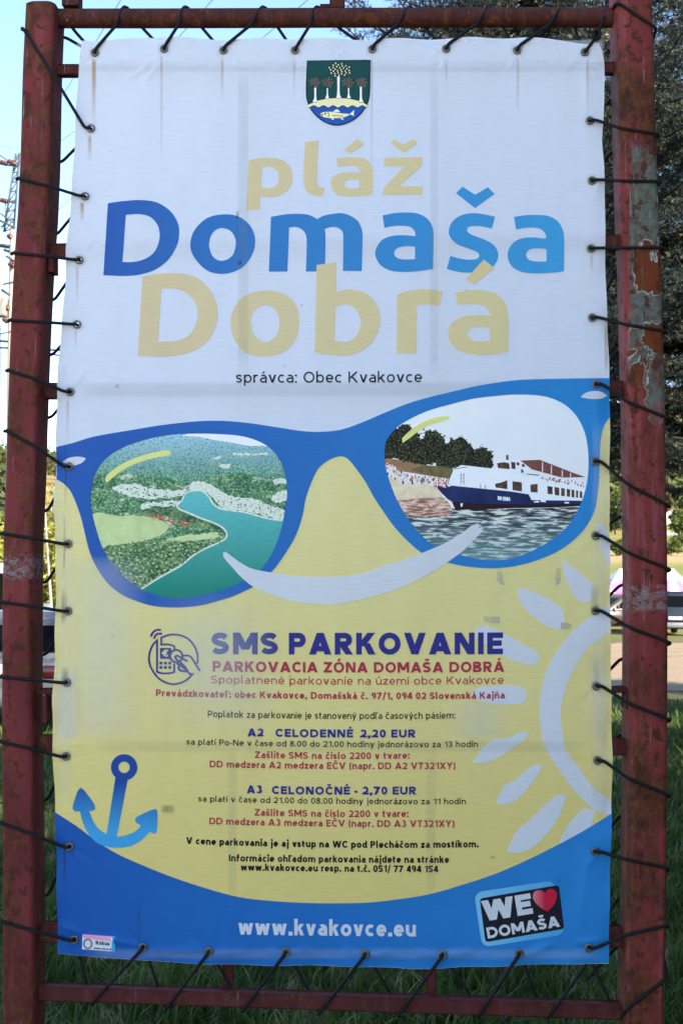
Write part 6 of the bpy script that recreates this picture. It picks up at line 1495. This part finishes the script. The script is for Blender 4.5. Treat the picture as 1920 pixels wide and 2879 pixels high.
# ---- power pole and wires at the far left
YP = 57.0; px0 = P(31, 900, YP); m_conc = plain('sunlit concrete', (.30,.26,.21), .9, .1, var=.15); m_steel = plain('galvanised steel', (.055,.058,.062), .6, .4, .3); m_ins = plain('brown glazed porcelain', (.085,.032,.022), .25, .5)
pole = empty('power_pole', (px0.x, YP, 0)); tag(pole, 'tall concrete power pole with steel crossarms and insulators beyond the maroon post', 'power pole')
rel = lambda px, py, dy=0.0: P(px, py, YP + dy) - Vector((px0.x, YP, 0))
m_ = MB(); a_, b_ = rel(25, 1660), rel(36, 640); m_.tube([(a_.x, 0, -.3), tuple(rel(30, 1000)), tuple(b_)], [.19, .155, .13], 12); m_.build('shaft', m_conc, pole, auto=40)
m_ = MB(); l0, l1, l2, l3 = rel(12, 652), rel(40, 640), rel(46, 432), rel(56, 430)
m_.tube([l0, l2], .06, 5); m_.tube([l1, l3], .06, 5)
for i in range(8):
    t0, t1 = i/8, (i+1)/8; m_.tube([l0.lerp(l2, t0), l1.lerp(l3, t1)], .035, 4); m_.tube([l1.lerp(l3, t0), l0.lerp(l2, t0)], .035, 4)
m_.build('lattice_bracket', m_steel, pole)
def xarm(xa, ya, xb, yb, r_=.06): q = MB(); q.tube([rel(xa, ya), rel(xb, yb)], r_, 4); q.build('crossarm', m_steel, pole, auto=30)
xarm(-70, 553, 45, 570, .05); xarm(-90, 676, 40, 696, .11); xarm(12, 702, 60, 718, .08); xarm(-80, 950, 40, 962, .07); xarm(-80, 974, 175, 985, .06); xarm(30, 978, 172, 1000, .05); xarm(-60, 452, 52, 468, .05)
for (ax, ay, bx_, by_) in ((2, 455, 20, 461), (24, 452, 44, 462), (-34, 450, -14, 456), (2, 562, 20, 566), (14, 860, 24, 868), (10, 895, 22, 905), (24, 660, 32, 668), (26, 740, 40, 748)):
    q = MB(); A2, B2 = rel(ax, ay, -.3), rel(bx_, by_, -.3); n = 9
    q.tube([A2.lerp(B2, i/n) for i in range(n+1)], [.15 if i % 2 else .09 for i in range(n+1)], 10); q.build('insulator', m_ins, pole)
for (ax, ay, bx_, by_, r_) in ((-6, 462, 52, 448, .05), (0, 436, 50, 470, .035), (4, 640, 34, 612, .05), (2, 600, 40, 628, .04), (16, 640, 16, 560, .03), (0, 620, 44, 640, .06), (18, 720, 44, 735, .06), (10, 800, 40, 792, .05), (6, 815, 30, 830, .08), (0, 940, 40, 930, .04)):
    q = MB(); q.tube([rel(ax, ay, -.15), rel(bx_, by_, -.15)], r_, 5); q.build('bracket', m_steel, pole)
q = MB(); A2 = rel(14, 838, -.2); q.box((A2.x-.42, -.55, A2.z-1.05), (A2.x+.16, .1, A2.z), .05); q.build('transformer_box', plain('grey enamel', (.20,.19,.18), .5, .4), pole)
m_ = MB(); m_.tube([rel(-30, 900), rel(2, 915), rel(4, 1090)], .03, 5); m_.build('drop_cable', m_steel, pole)
m_wire = plain('power wire', (.10,.085,.08), .6, .3)
def wire(px1, py1, Ya, px2, py2, Yb, sag, label, r_=.014):
    A, B = P(px1, py1, Ya), P(px2, py2, Yb); q = MB()
    q.tube([A.lerp(B, t/24) - Vector((0, 0, sag*4*(t/24)*(1-t/24))) for t in range(25)], r_, 5); tag(q.build('power_wire', m_wire), label, 'wire', 'wires running from the power pole')
wire(46, 470, YP, 352, -20, 38, .15, 'power wire rising from the pole top past the left end of the top rail')
wire(40, 470, YP, 624, -30, 40, .9, 'power wire crossing the sky above the second and third top eyelets')
wire(44, 690, YP, 895, -25, 40, .0, 'power wire crossing the sky near the fourth and fifth top eyelets')
wire(40, 418, YP, -60, 392, 50, .0, 'short power wire leaving the pole towards the left edge of the photo')
m_ = MB(); m_.tube([P(*q, YP - .05*i) for i, q in enumerate(smooth_path([(56,432),(110,452),(150,475),(171,496),(196,533),(260,640),(400,900)], False, 30))], .012, 5)
tag(m_.build('power_wire', m_wire), 'thin slack wire in the gap between the maroon post and the banner', 'wire', 'wires running from the power pole')
